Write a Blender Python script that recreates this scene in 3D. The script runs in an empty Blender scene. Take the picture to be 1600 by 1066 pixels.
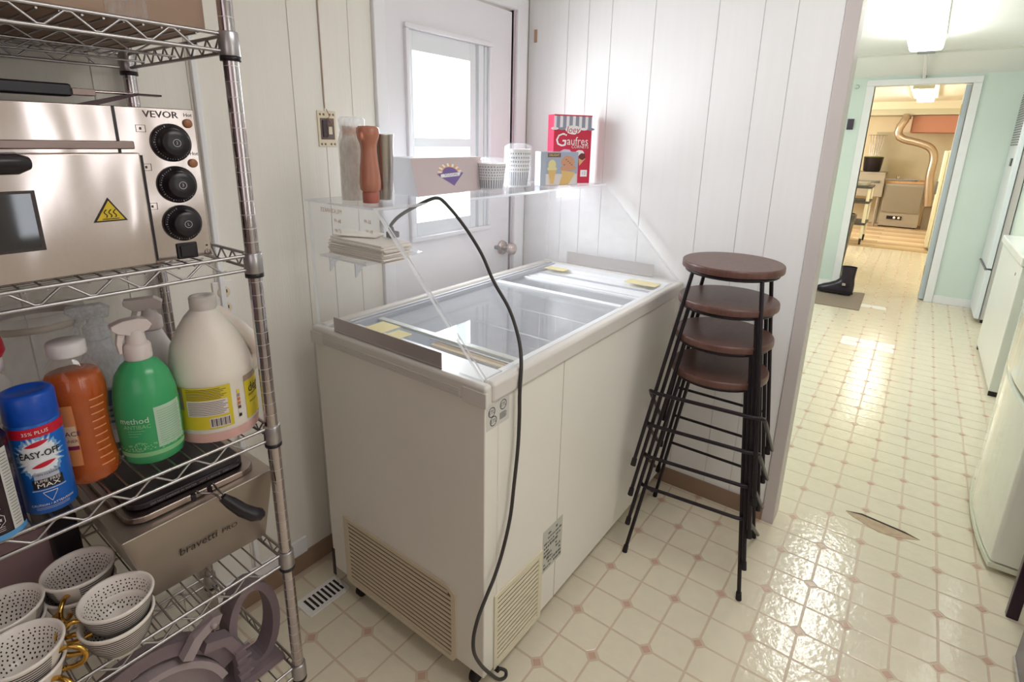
import bpy, math, random
from mathutils import Vector, Matrix
from math import sin, cos, pi, radians as R, atan2, hypot, sqrt
random.seed(7)
SC = bpy.context.scene
COL = SC.collection

# ---------------------------------------------------------------- camera
cam = bpy.data.cameras.new('camera'); camo = bpy.data.objects.new('camera', cam); COL.objects.link(camo)
CAM = Vector((-1.3531, -0.5226, 1.4181))
yaw, pitch, roll = .6380, -.2701, .0192
f = Vector((cos(pitch)*cos(yaw), cos(pitch)*sin(yaw), sin(pitch)))
r = f.cross(Vector((0, 0, 1))).normalized(); u = r.cross(f)
r2 = cos(roll)*r + sin(roll)*u; u2 = -sin(roll)*r + cos(roll)*u
m = Matrix((r2, u2, -f)).transposed().to_4x4(); m.translation = CAM
camo.matrix_world = m
cam.sensor_width = 36; cam.sensor_fit = 'HORIZONTAL'; cam.lens = 843.5/1600*36
cam.shift_y = -78.6/1600; cam.clip_start = .02; cam.clip_end = 60
SC.camera = camo
# ---------------------------------------------------------------- world, lights, exposure
w = bpy.data.worlds.new('world'); SC.world = w; w.use_nodes = True
bg = w.node_tree.nodes['Background']; bg.inputs[0].default_value = (.93, .96, 1, 1); bg.inputs[1].default_value = 4.5
SC.view_settings.view_transform = 'Standard'; SC.view_settings.look = 'None'
SC.view_settings.exposure = 0.53; SC.view_settings.gamma = 1; SC.view_settings.use_curve_mapping = False
SC.cycles.use_denoising = True
SC.cycles.max_bounces = 10; SC.cycles.diffuse_bounces = 5; SC.cycles.glossy_bounces = 5
SC.cycles.transparent_max_bounces = 24; SC.cycles.transmission_bounces = 6
SC.cycles.sample_clamp_indirect = 6
def area(name, loc, to, sx, sy, power, color):
    l = bpy.data.lights.new(name, 'AREA'); l.shape = 'RECTANGLE'; l.size = sx; l.size_y = sy
    l.energy = power; l.color = color
    o = bpy.data.objects.new(name, l); COL.objects.link(o); o.location = loc
    o.rotation_euler = (Vector(to)-Vector(loc)).to_track_quat('-Z', 'Y').to_euler()
    return o
area('daylight_through_door_window', (.17, 1.05, 1.42), (.17, 0, 1.30), .42, .60, 11, (.95, .97, 1))
area('front_room_window_light', (-2.45, -1.0, 1.55), (0, -.6, 1.25), 1.3, 1.1, 3.4, (1, .90, .94))  # added soft fill behind the camera; no window stands here
area('front_room_ceiling_lamp', (-.35, -.75, 2.26), (-.35, -.75, 0), 1.1, .25, 8, (1, .97, .95))  # added overhead fill raising the ambient level; no fixture is modelled
area('hall_side_window_light', (3.2, 1.75, 1.5), (3.0, 0, 1.0), 1.0, 1.0, 14, (.99, .99, 1))  # added fill brightening the hall from the side; the wall has no window
area('kitchen_window_light', (9.0, 2.3, 1.5), (8.6, 0, .8), 1.6, 1.2, 80, (1, .97, .92))  # added side fill brightening the kitchen; no window is modelled

# ---------------------------------------------------------------- materials
def lin(c):
    return tuple(((x/255)/12.92 if x/255 <= .04045 else ((x/255+.055)/1.055)**2.4) for x in c)
MATS = {}
def mat(name, rgb=(200, 200, 200), rough=.5, metal=0, bump=0, bscale=60, var=0, vscale=6, emit=0, spec=.5,
        trans=0, ior=1.45, coat=0, stretch=None, sss=0, bdetail=3):
    if name in MATS: return MATS[name]
    mt = bpy.data.materials.new(name); mt.use_nodes = True; nt = mt.node_tree; N = nt.nodes; L = nt.links
    b = N['Principled BSDF']; c = lin(rgb)
    b.inputs['Base Color'].default_value = (*c, 1); b.inputs['Roughness'].default_value = rough
    b.inputs['Metallic'].default_value = metal; b.inputs['Specular IOR Level'].default_value = spec
    b.inputs['IOR'].default_value = ior; b.inputs['Transmission Weight'].default_value = trans
    b.inputs['Coat Weight'].default_value = coat
    if sss: b.inputs['Subsurface Weight'].default_value = sss; b.inputs['Subsurface Scale'].default_value = .01
    if emit:
        b.inputs['Emission Color'].default_value = (*c, 1); b.inputs['Emission Strength'].default_value = emit
    tc = N.new('ShaderNodeTexCoord'); mp = N.new('ShaderNodeMapping'); L.new(tc.outputs['Object'], mp.inputs[0])
    if stretch: mp.inputs['Scale'].default_value = stretch
    n = N.new('ShaderNodeTexNoise'); n.inputs['Scale'].default_value = vscale; n.inputs['Detail'].default_value = 5
    L.new(mp.outputs[0], n.inputs['Vector'])
    v = max(var, .03)
    mx = N.new('ShaderNodeMix'); mx.data_type = 'RGBA'
    mx.inputs[6].default_value = (*[x*(1-v) for x in c], 1); mx.inputs[7].default_value = (*[min(1, x*(1+v)) for x in c], 1)
    L.new(n.outputs['Fac'], mx.inputs[0]); L.new(mx.outputs[2], b.inputs['Base Color'])
    if bump:
        n2 = N.new('ShaderNodeTexNoise'); n2.inputs['Scale'].default_value = bscale; n2.inputs['Detail'].default_value = bdetail
        L.new(mp.outputs[0], n2.inputs['Vector'])
        bp = N.new('ShaderNodeBump'); bp.inputs['Strength'].default_value = bump; bp.inputs['Distance'].default_value = .01
        L.new(n2.outputs['Fac'], bp.inputs['Height']); L.new(bp.outputs[0], b.inputs['Normal'])
    MATS[name] = mt
    return mt
def clear(name, rgb=(235, 240, 245), haze=.06, gloss=.5, rough=.02, base=.035):
    """thin clear plastic or glass: straight-through + fresnel reflection + a little dusty haze"""
    if name in MATS: return MATS[name]
    mt = bpy.data.materials.new(name); mt.use_nodes = True; nt = mt.node_tree; N = nt.nodes; L = nt.links
    N.remove(N['Principled BSDF']); out = N['Material Output']
    t = N.new('ShaderNodeBsdfTransparent'); t.inputs[0].default_value = (*[min(1, x**.2) for x in lin(rgb)], 1)
    g = N.new('ShaderNodeBsdfGlossy'); g.inputs['Roughness'].default_value = rough
    d = N.new('ShaderNodeBsdfDiffuse'); d.inputs[0].default_value = (.9, .92, .95, 1)
    tl = N.new('ShaderNodeBsdfTranslucent'); tl.inputs[0].default_value = (.9, .92, .95, 1)
    dm = N.new('ShaderNodeMixShader'); dm.inputs[0].default_value = .5; L.new(d.outputs[0], dm.inputs[1]); L.new(tl.outputs[0], dm.inputs[2])
    m1 = N.new('ShaderNodeMixShader'); no = N.new('ShaderNodeTexNoise'); no.inputs['Scale'].default_value = 9
    ma = N.new('ShaderNodeMath'); ma.operation = 'MULTIPLY_ADD'; ma.inputs[1].default_value = haze; ma.inputs[2].default_value = haze*.5
    L.new(no.outputs['Fac'], ma.inputs[0]); L.new(ma.outputs[0], m1.inputs[0])
    L.new(t.outputs[0], m1.inputs[1]); L.new(dm.outputs[0], m1.inputs[2])
    lw = N.new('ShaderNodeLayerWeight'); lw.inputs[0].default_value = .5
    pw = N.new('ShaderNodeMath'); pw.operation = 'POWER'; pw.inputs[1].default_value = 4.0; L.new(lw.outputs['Facing'], pw.inputs[0])
    fm = N.new('ShaderNodeMath'); fm.operation = 'MULTIPLY_ADD'; fm.inputs[1].default_value = .55*gloss; fm.inputs[2].default_value = base*gloss; L.new(pw.outputs[0], fm.inputs[0])
    m2 = N.new('ShaderNodeMixShader'); L.new(fm.outputs[0], m2.inputs[0]); L.new(m1.outputs[0], m2.inputs[1]); L.new(g.outputs[0], m2.inputs[2])
    L.new(m2.outputs[0], out.inputs[0])
    MATS[name] = mt
    return mt
wallp = mat('wall_paint', (238, 234, 224), .55, bump=.07, bscale=30, stretch=(8, 8, .4), var=.02)
wall_lit = mat('wall_paint_white', (240, 239, 238), .5, bump=.07, bscale=30, stretch=(8, 8, .4), var=.02)  # same wall paint, whitened to imitate bluish window light
groove = mat('groove_paint', (214, 210, 204), .7)
mint = mat('mint_paint', (216, 230, 222), .5, var=.02)
trimw = mat('trim_white', (240, 240, 242), .4)
doorw = mat('door_white', (236, 234, 237), .4, bump=.05, bscale=8)
ceilm = mat('ceiling_paint', (242, 243, 242), .8)
basem = mat('vinyl_baseboard', (150, 124, 104), .5)
tilem = mat('floor_tile', (230, 221, 198), .11, bump=.13, bscale=45, var=.06, vscale=22, spec=.6)
def worldspace(mt):
    nt = mt.node_tree; g = nt.nodes.new('ShaderNodeNewGeometry')
    for n in nt.nodes:
        if n.type == 'MAPPING': nt.links.new(g.outputs['Position'], n.inputs[0])
worldspace(tilem)
tiled = mat('floor_diamond', (204, 170, 148), .25, bump=.1, bscale=16)
jointm = mat('floor_joint', (210, 190, 168), .35, bump=.1, bscale=30)
patchm = mat('floor_patch_pale', (246, 246, 244), .25, bump=.1, bscale=16)
tearm = mat('torn_underlay', (190, 168, 142), .8, var=.35, vscale=45)
darkm = mat('dark_gap', (60, 45, 38), .8)
chrome = mat('chrome_wire', (176, 172, 172), .28, 1)
chromep = mat('chrome_post', (188, 180, 182), .09, 1, bump=.02, bscale=30)
plasticg = mat('grey_clip', (120, 115, 120), .4)
blackp = mat('black_plastic', (34, 28, 33), .3)
blackm = mat('black_metal', (38, 30, 36), .35, .3)
steel = mat('brushed_steel', (190, 178, 172), .14, 1, bump=1.0, bscale=2.6, var=.05, vscale=60, stretch=(3.4, 1, 1.5), bdetail=.4)
steeld = mat('fryer_steel', (172, 160, 148), .36, .75, bump=.15, bscale=5, var=.05)
frz = mat('freezer_enamel', (232, 228, 218), .3, var=.02)
rimm = mat('freezer_rim_plastic', (214, 209, 202), .35)
rims = mat('freezer_rim_top', (238, 240, 242), .35)
liner = mat('freezer_liner', (226, 230, 234), .4)
grillm = mat('grille_plastic', (214, 200, 174), .45)
creamy = mat('aged_foam', (232, 218, 158), .7, var=.1, vscale=30)
woodm = mat('walnut_seat', (98, 68, 60), .34, bump=.12, bscale=25, var=.38, vscale=9, stretch=(1.5, 12, 1))
rubber = mat('black_rubber', (26, 22, 24), .6)
white = mat('white_plastic', (238, 236, 232), .35)
offw = mat('cream_plastic', (226, 214, 186), .4)
cordm = mat('cord_rubber', (58, 54, 52), .5)
acry = clear('acrylic_sheet', (255, 255, 255), haze=.06, gloss=.8)  # white haze mixed in to paint lens glare over the guard
acre = clear('acrylic_edge', (255, 255, 255), haze=.75, gloss=.6)
glass = clear('lid_glass', (250, 252, 252), .16, 1.0, base=.085)  # extra white haze painting a milky veil over the interior
wglass = clear('window_glass', haze=.01, gloss=.6)
cardb = mat('cardboard', (166, 140, 122), .8, var=.06, vscale=20)
goldm = mat('gold_glaze', (205, 160, 80), .18, 1)
cupm = mat('cup_glaze', (238, 230, 222), .25)
ink = mat('black_print', (32, 28, 30), .5)
redm = mat('red_print', (196, 40, 62), .45)
whitep = mat('white_print', (240, 238, 236), .5)

# ---------------------------------------------------------------- mesh helpers
class MB:
    def __init__(s): s.v = []; s.f = []; s.m = []; s.sm = []
    def add(s, vs, fs, mi=0, smooth=False):
        k = len(s.v); s.v += [tuple(p) for p in vs]
        for q in fs: s.f.append(tuple(i+k for i in q)); s.m.append(mi); s.sm.append(smooth)
        return s
    def box(s, x0, x1, y0, y1, z0, z1, mi=0, rot=0, about=None):
        x0, x1 = min(x0, x1), max(x0, x1); y0, y1 = min(y0, y1), max(y0, y1); z0, z1 = min(z0, z1), max(z0, z1)
        vs = [(x0, y0, z0), (x1, y0, z0), (x1, y1, z0), (x0, y1, z0), (x0, y0, z1), (x1, y0, z1), (x1, y1, z1), (x0, y1, z1)]
        if rot:
            cx, cy = about or ((x0+x1)/2, (y0+y1)/2); c_, s_ = cos(rot), sin(rot)
            vs = [(cx+(x-cx)*c_-(y-cy)*s_, cy+(x-cx)*s_+(y-cy)*c_, z) for x, y, z in vs]
        return s.add(vs, [(0, 3, 2, 1), (4, 5, 6, 7), (0, 1, 5, 4), (1, 2, 6, 5), (2, 3, 7, 6), (3, 0, 4, 7)], mi)
    def prism(s, pts, d, mi=0):
        """pts: planar 3D polygon, d: extrusion vector"""
        d = Vector(d); a = [Vector(p) for p in pts]; n = len(a)
        nn = Vector((0, 0, 0))
        for i in range(n): nn += a[i].cross(a[(i+1) % n])
        if nn.dot(d) > 0: a = a[::-1]
        b = [p+d for p in a]
        fs = [tuple(range(n)), tuple(range(2*n-1, n-1, -1))] + [(i, i+n, (i+1) % n+n, (i+1) % n) for i in range(n)]
        return s.add(a+b, fs, mi)
    def tube(s, path, rad, seg=8, mi=0, closed=False, cap=True):
        P = [Vector(p) for p in path]; n = len(P)
        rr = rad if isinstance(rad, (list, tuple)) else [rad]*n
        T = []
        for i in range(n):
            if closed: t = P[(i+1) % n]-P[i-1]
            else: t = P[min(i+1, n-1)]-P[max(i-1, 0)]
            T.append(t.normalized())
        up = Vector((0, 0, 1)) if abs(T[0].z) < .9 else Vector((1, 0, 0))
        a = T[0].cross(up).normalized(); vs = []
        for i in range(n):
            a = (a-T[i]*a.dot(T[i])).normalized(); b = T[i].cross(a)
            for k in range(seg):
                an = 2*pi*k/seg; vs.append(P[i]+(a*cos(an)+b*sin(an))*rr[i])
        fs = []
        for i in range(n if closed else n-1):
            j = (i+1) % n
            for k in range(seg): fs.append((i*seg+k, i*seg+(k+1) % seg, j*seg+(k+1) % seg, j*seg+k))
        s.add(vs, fs, mi, True)
        if cap and not closed:
            s.add(vs[:seg], [tuple(range(seg-1, -1, -1))], mi); s.add(vs[-seg:], [tuple(range(seg))], mi)
        return s
    def lathe(s, prof, c=(0, 0, 0), seg=32, mi=0, axis='z', sx=1, sy=1, rot=0, a0=0, a1=2*pi, smooth=True, shift=None):
        """prof: list of (r, h). rings closed unless a0..a1 partial"""
        vs = []; full = abs(a1-a0-2*pi) < 1e-6; cols = seg if full else seg+1
        for i, (r_, h) in enumerate(prof):
            ox, oy = (shift(h) if shift else (0, 0))
            for k in range(cols):
                an = a0+(a1-a0)*k/seg; x = r_*cos(an)*sx; y = r_*sin(an)*sy
                x, y = x*cos(rot)-y*sin(rot), x*sin(rot)+y*cos(rot)
                if axis == 'z': p = (c[0]+x+ox, c[1]+y+oy, c[2]+h)
                elif axis == 'y': p = (c[0]+x, c[1]-h, c[2]+y)      # h grows towards -y
                else: p = (c[0]+h, c[1]+x, c[2]+y)
                vs.append(p)
        fs = []
        for i in range(len(prof)-1):
            for k in range(seg):
                a, b = i*cols+k, i*cols+(k+1) % cols
                fs.append((a, b, b+cols, a+cols))
        s.add(vs, fs, mi, smooth)
        return s
    def build(s, name, mats, parent=None, local=False, bevel=0, bseg=2, smooth_all=False, solid=0):
        me = bpy.data.meshes.new(name)
        off = Vector((0, 0, 0))
        if parent is not None and not local:
            q = parent
            while q is not None: off += q.location; q = q.parent
        me.from_pydata([tuple(Vector(p)-off) for p in s.v], [], s.f)
        ms = mats if isinstance(mats, (list, tuple)) else [mats]
        for x in ms: me.materials.append(x)
        me.polygons.foreach_set('material_index', s.m)
        me.polygons.foreach_set('use_smooth', [True]*len(s.f) if smooth_all else s.sm)
        me.update()
        o = bpy.data.objects.new(name, me); COL.objects.link(o)
        if parent is not None: o.parent = parent
        if bevel:
            md = o.modifiers.new('bevel', 'BEVEL'); md.width = bevel; md.segments = bseg; md.limit_method = 'ANGLE'; md.angle_limit = R(40)
            md.harden_normals = True
        if solid:
            md = o.modifiers.new('solid', 'SOLIDIFY'); md.thickness = solid; md.offset = -1
        return o
def tag(o, label=None, cat=None, group=None, kind=None):
    if label: o['label'] = label
    if cat: o['category'] = cat
    if group: o['group'] = group
    if kind: o['kind'] = kind
    return o
def empty(name, loc, label=None, cat=None, group=None, kind=None, rz=0):
    o = bpy.data.objects.new(name, None); COL.objects.link(o); o.location = loc; o.rotation_euler = (0, 0, rz)
    o.empty_display_size = .05
    return tag(o, label, cat, group, kind)
def copy_tree(o, parent=None):
    c = o.copy(); COL.objects.link(c); c.parent = parent
    for ch in list(o.children): copy_tree(ch, c)
    return c
TC = {}
def text_geo(s, size, align='CENTER', extrude=0):
    key = (s, size, align, extrude)
    if key in TC: return TC[key]
    cu = bpy.data.curves.new('t', 'FONT'); cu.body = s; cu.size = size; cu.align_x = align; cu.align_y = 'CENTER'
    cu.extrude = extrude; cu.resolution_u = 2
    o = bpy.data.objects.new('t', cu); COL.objects.link(o)
    dg = bpy.context.evaluated_depsgraph_get(); dg.update()
    me = bpy.data.meshes.new_from_object(o.evaluated_get(dg))
    g = ([v.co.copy() for v in me.vertices], [tuple(p.vertices) for p in me.polygons])
    bpy.data.objects.remove(o); bpy.data.curves.remove(cu); bpy.data.meshes.remove(me)
    TC[key] = g
    return g
def text_flat(mb, s, size, o, ex, ey, mi=0, align='CENTER', sx=1, shear=0):
    vs, fs = text_geo(s, size, align); o = Vector(o); ex = Vector(ex).normalized(); ey = Vector(ey).normalized()
    mb.add([o+ex*(v.x*sx+v.y*shear)+ey*v.y for v in vs], fs, mi)
def text_cyl(mb, s, size, c, rad, ang, z, mi=0, align='CENTER', sx=1, radf=None):
    vs, fs = text_geo(s, size, align)
    out = []
    for v in vs:
        zz = z+v.y; rr = radf(zz) if radf else rad
        a = ang+v.x*sx/rr; out.append((c[0]+rr*cos(a), c[1]+rr*sin(a), zz))
    mb.add(out, fs, mi)
def cyl_patch(mb, c, rad, a0, a1, z0, z1, mi=0, n=10, radf=None, nz=1):
    vs = []; fs = []
    for j in range(nz+1):
        z = z0+(z1-z0)*j/nz
        for i in range(n+1):
            a = a0+(a1-a0)*i/n; rr = radf(z) if radf else rad
            vs.append((c[0]+rr*cos(a), c[1]+rr*sin(a), z))
    for j in range(nz):
        for i in range(n): k = j*(n+1)+i; fs.append((k, k+1, k+n+2, k+n+1))
    mb.add(vs, fs, mi, True)
def cell(): return MB()
def smooth_path(pts, n=8):
    P = [Vector(p) for p in pts]; out = []
    for i in range(len(P)-1):
        p0 = P[max(i-1, 0)]; p1 = P[i]; p2 = P[i+1]; p3 = P[min(i+2, len(P)-1)]
        for k in range(n):
            t = k/n
            out.append(.5*((2*p1)+(p2-p0)*t+(2*p0-5*p1+4*p2-p3)*t*t+(3*p1-p0-3*p2+p3)*t**3))
    out.append(P[-1]); return out

# ================================================================ SETTING
U = .114; LW = .936; RW = .70
# --- floor
floor = MB().box(-2.6, 8.25, -1.75, 2.4, -.05, -.0010).build('floor', jointm); tag(floor, kind='structure')
def proj_in(x, y):
    d = Vector((x, y, 0))-CAM; zc = d.dot(f)
    if zc < .1: return False
    px = 800+843.5*d.dot(r2)/zc; py = 454.4-843.5*d.dot(u2)/zc
    return -40 < px < 1640 and py < 1120
def tile_mesh(par):
    c_ = .0180; g = .0030; a = U-g; k = g
    if par: # cut corners at (0,0) and (1,1)
        P = [(k+c_, k), (a, k), (a, a-c_), (a-c_, a), (k, a), (k, k+c_)]
    else:
        P = [(k, k), (a-c_, k), (a, k+c_), (a, a), (k+c_, a), (k, a-c_)]
    ctr = (U/2, U/2)
    ins = [(x+(ctr[0]-x)*.02, y+(ctr[1]-y)*.02) for x, y in P]
    n = len(P); vs = [(x, y, -.004) for x, y in P]+[(x, y, -.0006) for x, y in P]+[(x, y, 0) for x, y in ins]
    fs = [(i, (i+1) % n, (i+1) % n+n, i+n) for i in range(n)]+[(i+n, (i+1) % n+n, (i+1) % n+2*n, i+2*n) for i in range(n)]+[tuple(range(2*n, 3*n))]
    return vs, fs
TM = {}
for p_ in (0, 1):
    me = bpy.data.meshes.new('floor_tile'); vs, fs = tile_mesh(p_); me.from_pydata(vs, [], fs); me.materials.append(tilem); TM[p_] = me
TP = {}
for p_ in (0, 1):
    me = bpy.data.meshes.new('floor_tile'); vs, fs = tile_mesh(p_); me.from_pydata(vs, [], fs); me.materials.append(patchm); TP[p_] = me
cells = []
for i in range(-22, 72):
    for jy in range(-16, 20):
        x, y = i*U, jy*U
        if y+U > (LW if x < RW else 2.4) or y < -1.75 or x+U > 8.24: continue
        if RW-.02 < x+U and x < RW+.12 and y+U > -.24: pass
        cells.append((i, jy, x, y))
pale = {(29, -4), (28, -4), (29, -5), (28, -5), (29, -3), (28, -3), (39, -4), (39, -3)}
vis = [c_ for c_ in cells if proj_in(c_[2]+.057, c_[3]+.057) and not (-.40 < c_[2] < .55 and .28 < c_[3])]
vis.sort(key=lambda c_: hypot(c_[2]-CAM.x, c_[3]-CAM.y))
single = set((c_[0], c_[1]) for c_ in vis[:292]) | pale
rest = MB(); dia = MB()
for i, jy, x, y in cells:
    par = 1 if (i+(-jy)) % 2 == 0 else 0
    if (i, jy) in single:
        o = bpy.data.objects.new('floor_tile', (TP if (i, jy) in pale else TM)[par]); COL.objects.link(o); o.parent = floor; o.location = (x, y, 0)
        if (i, jy) in pale: o['label'] = 'paler replacement floor tile'
    else:
        vs, fs = tile_mesh(par); rest.add([(a+x, b+y, c_) for a, b, c_ in vs], fs)
    if par:
        d = .0135; dia.prism([(x+d, y, -.0008), (x, y+d, -.0008), (x-d, y, -.0008), (x, y-d, -.0008)], (0, 0, .0006))
tag(rest.build('floor_tile_field', tilem, floor), kind='stuff')
tag(dia.build('diamond_inset', tiled, floor), kind='stuff')
# torn vinyl
tr = MB().prism([(.968, -.505, .0002), (.985, -.56, .0002), (.975, -.62, .0002), (.963, -.70, .0002), (.945, -.745, .0002), (.925, -.71, .0002), (.905, -.66, .0002), (.902, -.62, .0002), (.925, -.57, .0002), (.945, -.53, .0002)], (0, 0, .0008))
tr = tr.build('torn_patch', tearm, floor); tr['label'] = 'torn hole in the vinyl showing tan underlay'
MB().prism([(.970, -.505, .001), (.989, -.56, .001), (.979, -.62, .001), (.967, -.70, .001), (.947, -.748, .001), (.957, -.70, .001), (.970, -.62, .001), (.979, -.56, .001)], (0, 0, .001)).build('torn_edge', darkm, floor)
# kitchen plank floor
kf = MB().box(8.25, 11.6, -1.9, 2.4, -.05, -.002).build('floor_kitchen', mat('plank_joint', (140, 116, 90), .6)); tag(kf, kind='structure')
plk = [mat('plank_%s' % n_, c_, .4, var=.15, vscale=8, stretch=(8, 1, 1)) for n_, c_ in (('honey', (206, 180, 144)), ('tan', (190, 162, 126)), ('pale', (220, 196, 160)))]
for k in range(19):
    x0 = 8.25+k*.176
    for y0, y1 in ((-1.9, -.1+.35*((k*7) % 3)), (-.1+.35*((k*7) % 3), 2.4)):
        MB().box(x0+.003, x0+.173, y0+.003, y1-.003, -.004, .002).build('floor_plank', plk[(k*2+int(y0 > -1)) % 3], kf)
MB().box(8.17, 8.29, -1.6, 2.3, -.002, .008).build('threshold_strip', plk[1], kf)
# --- walls
def wall_struct(name, mb, m_): o = mb.build(name, m_); tag(o, kind='structure'); return o
DX0, DX1, DZ = -.10, .592, 1.935      # door opening
wl = wall_struct('wall_left', MB().box(-2.6, DX0, LW+.0022, LW+.12, 0, 2.3).box(DX1, .80, LW+.0022, LW+.12, 0, 2.3).box(DX0, DX1, LW+.0022, LW+.12, DZ, 2.3), groove)
gx = [-2.6, -2.3, -2.0, -1.75, -1.5, -1.3, -1.10, -.907, -.712, -.435, -.339, -.236, -.1481]
for a, b in zip(gx[:-1], gx[1:]):
    MB().box(a+.0009, b-.0009, LW, LW+.0025, 0, 2.3).build('wall_panel', wallp, wl, bevel=.0008, bseg=1)
bt = MB().box(-.706, -.692, LW-.014, LW, .13, 2.3).build('batten', trimw, wl, bevel=.003); bt['label'] = 'thin white vertical batten'
wr = wall_struct('wall_right', MB().box(RW+.0022, RW+.096, -.243, LW, 0, 2.3), groove)
gy = [-.243, -.111, -.010, .138, .369, .545, .646, .741, LW]
for a, b in zip(gy[:-1], gy[1:]):
    MB().box(RW, RW+.0025, a+.0009, b-.0009, 0, 2.3).build('wall_panel', wall_lit, wr, bevel=.0008, bseg=1)
t = MB().box(RW-.006, RW+.10, -.286, -.243, 0, 2.3).build('trim_1', mat('corner_trim', (204, 196, 192), .4), bevel=.003); tag(t, kind='structure')
t = MB().box(RW+.10, RW+.112, -.280, -.20, 0, 2.3).build('trim_2', mat('pale_yellow_trim', (236, 232, 206), .5)); tag(t, kind='structure')
b_ = MB().box(-.85, -.148, LW-.006, LW, 0, .069).build('baseboard_left', basem, bevel=.002); tag(b_, kind='structure')
b_ = MB().box(-.85, -.53, LW-.010, LW, .0691, .128).build('trim_3', trimw, bevel=.003); tag(b_, kind='structure')
b_ = MB().box(RW-.006, RW, -.243, LW, 0, .073).build('baseboard_right', basem, bevel=.002); tag(b_, kind='structure')
# rest of the front room and the hall shell
wall_struct('wall_back', MB().box(-2.7, -2.6, -1.85, LW+.1, 0, 2.3), mat('back_wall_taupe', (150, 132, 128), .7))
SW = [(-.75, -.65), (-.35, -.26), (.0, .08)]     # unseen narrow panes added for streak reflections and extra light
q = MB(); xs = [-2.6]+[v for p_ in SW for v in p_]+[.75]
for k in range(0, len(xs), 2): q.box(xs[k], xs[k+1], -1.85, -1.75, 0, 2.3)
for a_, b_ in SW: q.box(a_, b_, -1.85, -1.75, 0, .95).box(a_, b_, -1.85, -1.75, 2.0, 2.3)
wall_struct('wall_front', q, wallp)
w_ = empty('window_1', (-.85, -1.80, .95), kind='structure')  # unseen window added to streak the oven steel and light the room
for a_, b_ in SW:
    MB().box(a_, b_, -1.803, -1.799, .95, 2.0).build('window_pane', wglass, w_)
    MB().box(a_-.02, a_, -1.765, -1.749, .93, 2.02).box(b_, b_+.02, -1.765, -1.749, .93, 2.02).box(a_, b_, -1.765, -1.749, 2.0, 2.02).box(a_, b_, -1.765, -1.749, .93, .95).build('window_frame', trimw, w_)
wall_struct('wall_hall_right', MB().box(.75, 5.07, -1.85, -1.75, 0, 2.3), mint)
wall_struct('wall_hall', MB().box(RW+.10, 5.07, 2.0, 2.1, 0, 2.3).box(RW+.0965, RW+.12, -.19, 2.0, 0, 2.3), mint)
FX = 5.07
wall_struct('wall_hall_step', MB().box(3.80, 5.07, -1.75, -1.16, 0, 2.3), mint)
wf = wall_struct('wall_far', MB().box(FX, FX+.10, .0, 2.1, 0, 2.25).box(FX, FX+.10, -1.75, -.725, 0, 2.25).box(FX, FX+.10, -.725, 0, 2.0, 2.25), mint)
wall_struct('ceiling', MB().box(-2.6, RW+.10, -1.75, LW+.1, 2.30, 2.4), ceilm)
hc = MB().box(RW+.10, 4.62, -1.75, 2.0, 2.205, 2.3)
hc.prism([(4.62, -1.75, 2.205), (FX, -1.75, 2.062), (FX, -1.75, 2.2), (4.62, -1.75, 2.3)], (0, 3.75, 0))
wall_struct('ceiling_hall', hc, ceilm)
b_ = MB().box(FX-.012, FX, -1.159, -.79, 0, .075).box(FX-.012, FX, .07, 2.0, 0, .075).build('baseboard_far', trimw, bevel=.003); tag(b_, kind='structure')
b_ = MB().box(FX-.02, FX+.11, -.79, -.725, 0, 1.985).box(FX-.02, FX+.11, 0, .065, 0, 1.985).box(FX-.02, FX+.11, -.79, .065, 1.985, 2.04).build('trim_4', trimw, bevel=.004); tag(b_, kind='structure')
b_ = MB().box(4.62, 4.635, -1.75, 2.0, 2.19, 2.206).build('trim_5', mat('cove_trim', (214, 214, 204), .6)); tag(b_, kind='structure')
# kitchen shell
ky = mat('kitchen_cream', (240, 224, 190), .6)
wall_struct('wall_kitchen', MB().box(11.6, 11.7, -1.9, 2.4, 0, 2.3).box(5.17, 11.6, 2.4, 2.5, 0, 2.3).box(5.17, 11.6, -2.0, -1.9, 0, 2.3), ky)
wall_struct('ceiling_kitchen', MB().box(5.17, 11.6, -1.9, 2.4, 2.225, 2.3), mat('kitchen_ceiling', (244, 242, 228), .8))
t = MB().box(10.9, 11.6, -1.9, 2.4, 2.10, 2.225).build('trim_6', mat('soffit_cream', (236, 230, 204), .7)); tag(t, kind='structure')
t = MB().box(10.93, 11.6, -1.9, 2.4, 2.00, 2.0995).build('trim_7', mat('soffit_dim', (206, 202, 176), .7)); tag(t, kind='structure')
wall_struct('wall_splash', MB().box(11.56, 11.6, -1.3, .35, .5, 1.72), mat('beige_panel', (204, 194, 164), .6, var=.12, vscale=4))
# --- hinged jamb of the far door
j = empty('door_jamb', (FX+.02, -.70, 0), 'blue-grey door edge with brass hinges inside the far doorway', 'door')
MB().box(FX+.03, FX+.20, -.722, -.680, 0.01, 1.975).build('door_edge', mat('blue_grey_paint', (196, 206, 214), .5), j, bevel=.002)
for z in (.25, 1.72): MB().box(FX+.025, FX+.06, -.6795, -.675, z, z+.09).build('hinge', mat('brass', (200, 176, 110), .3, 1), j)

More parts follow.
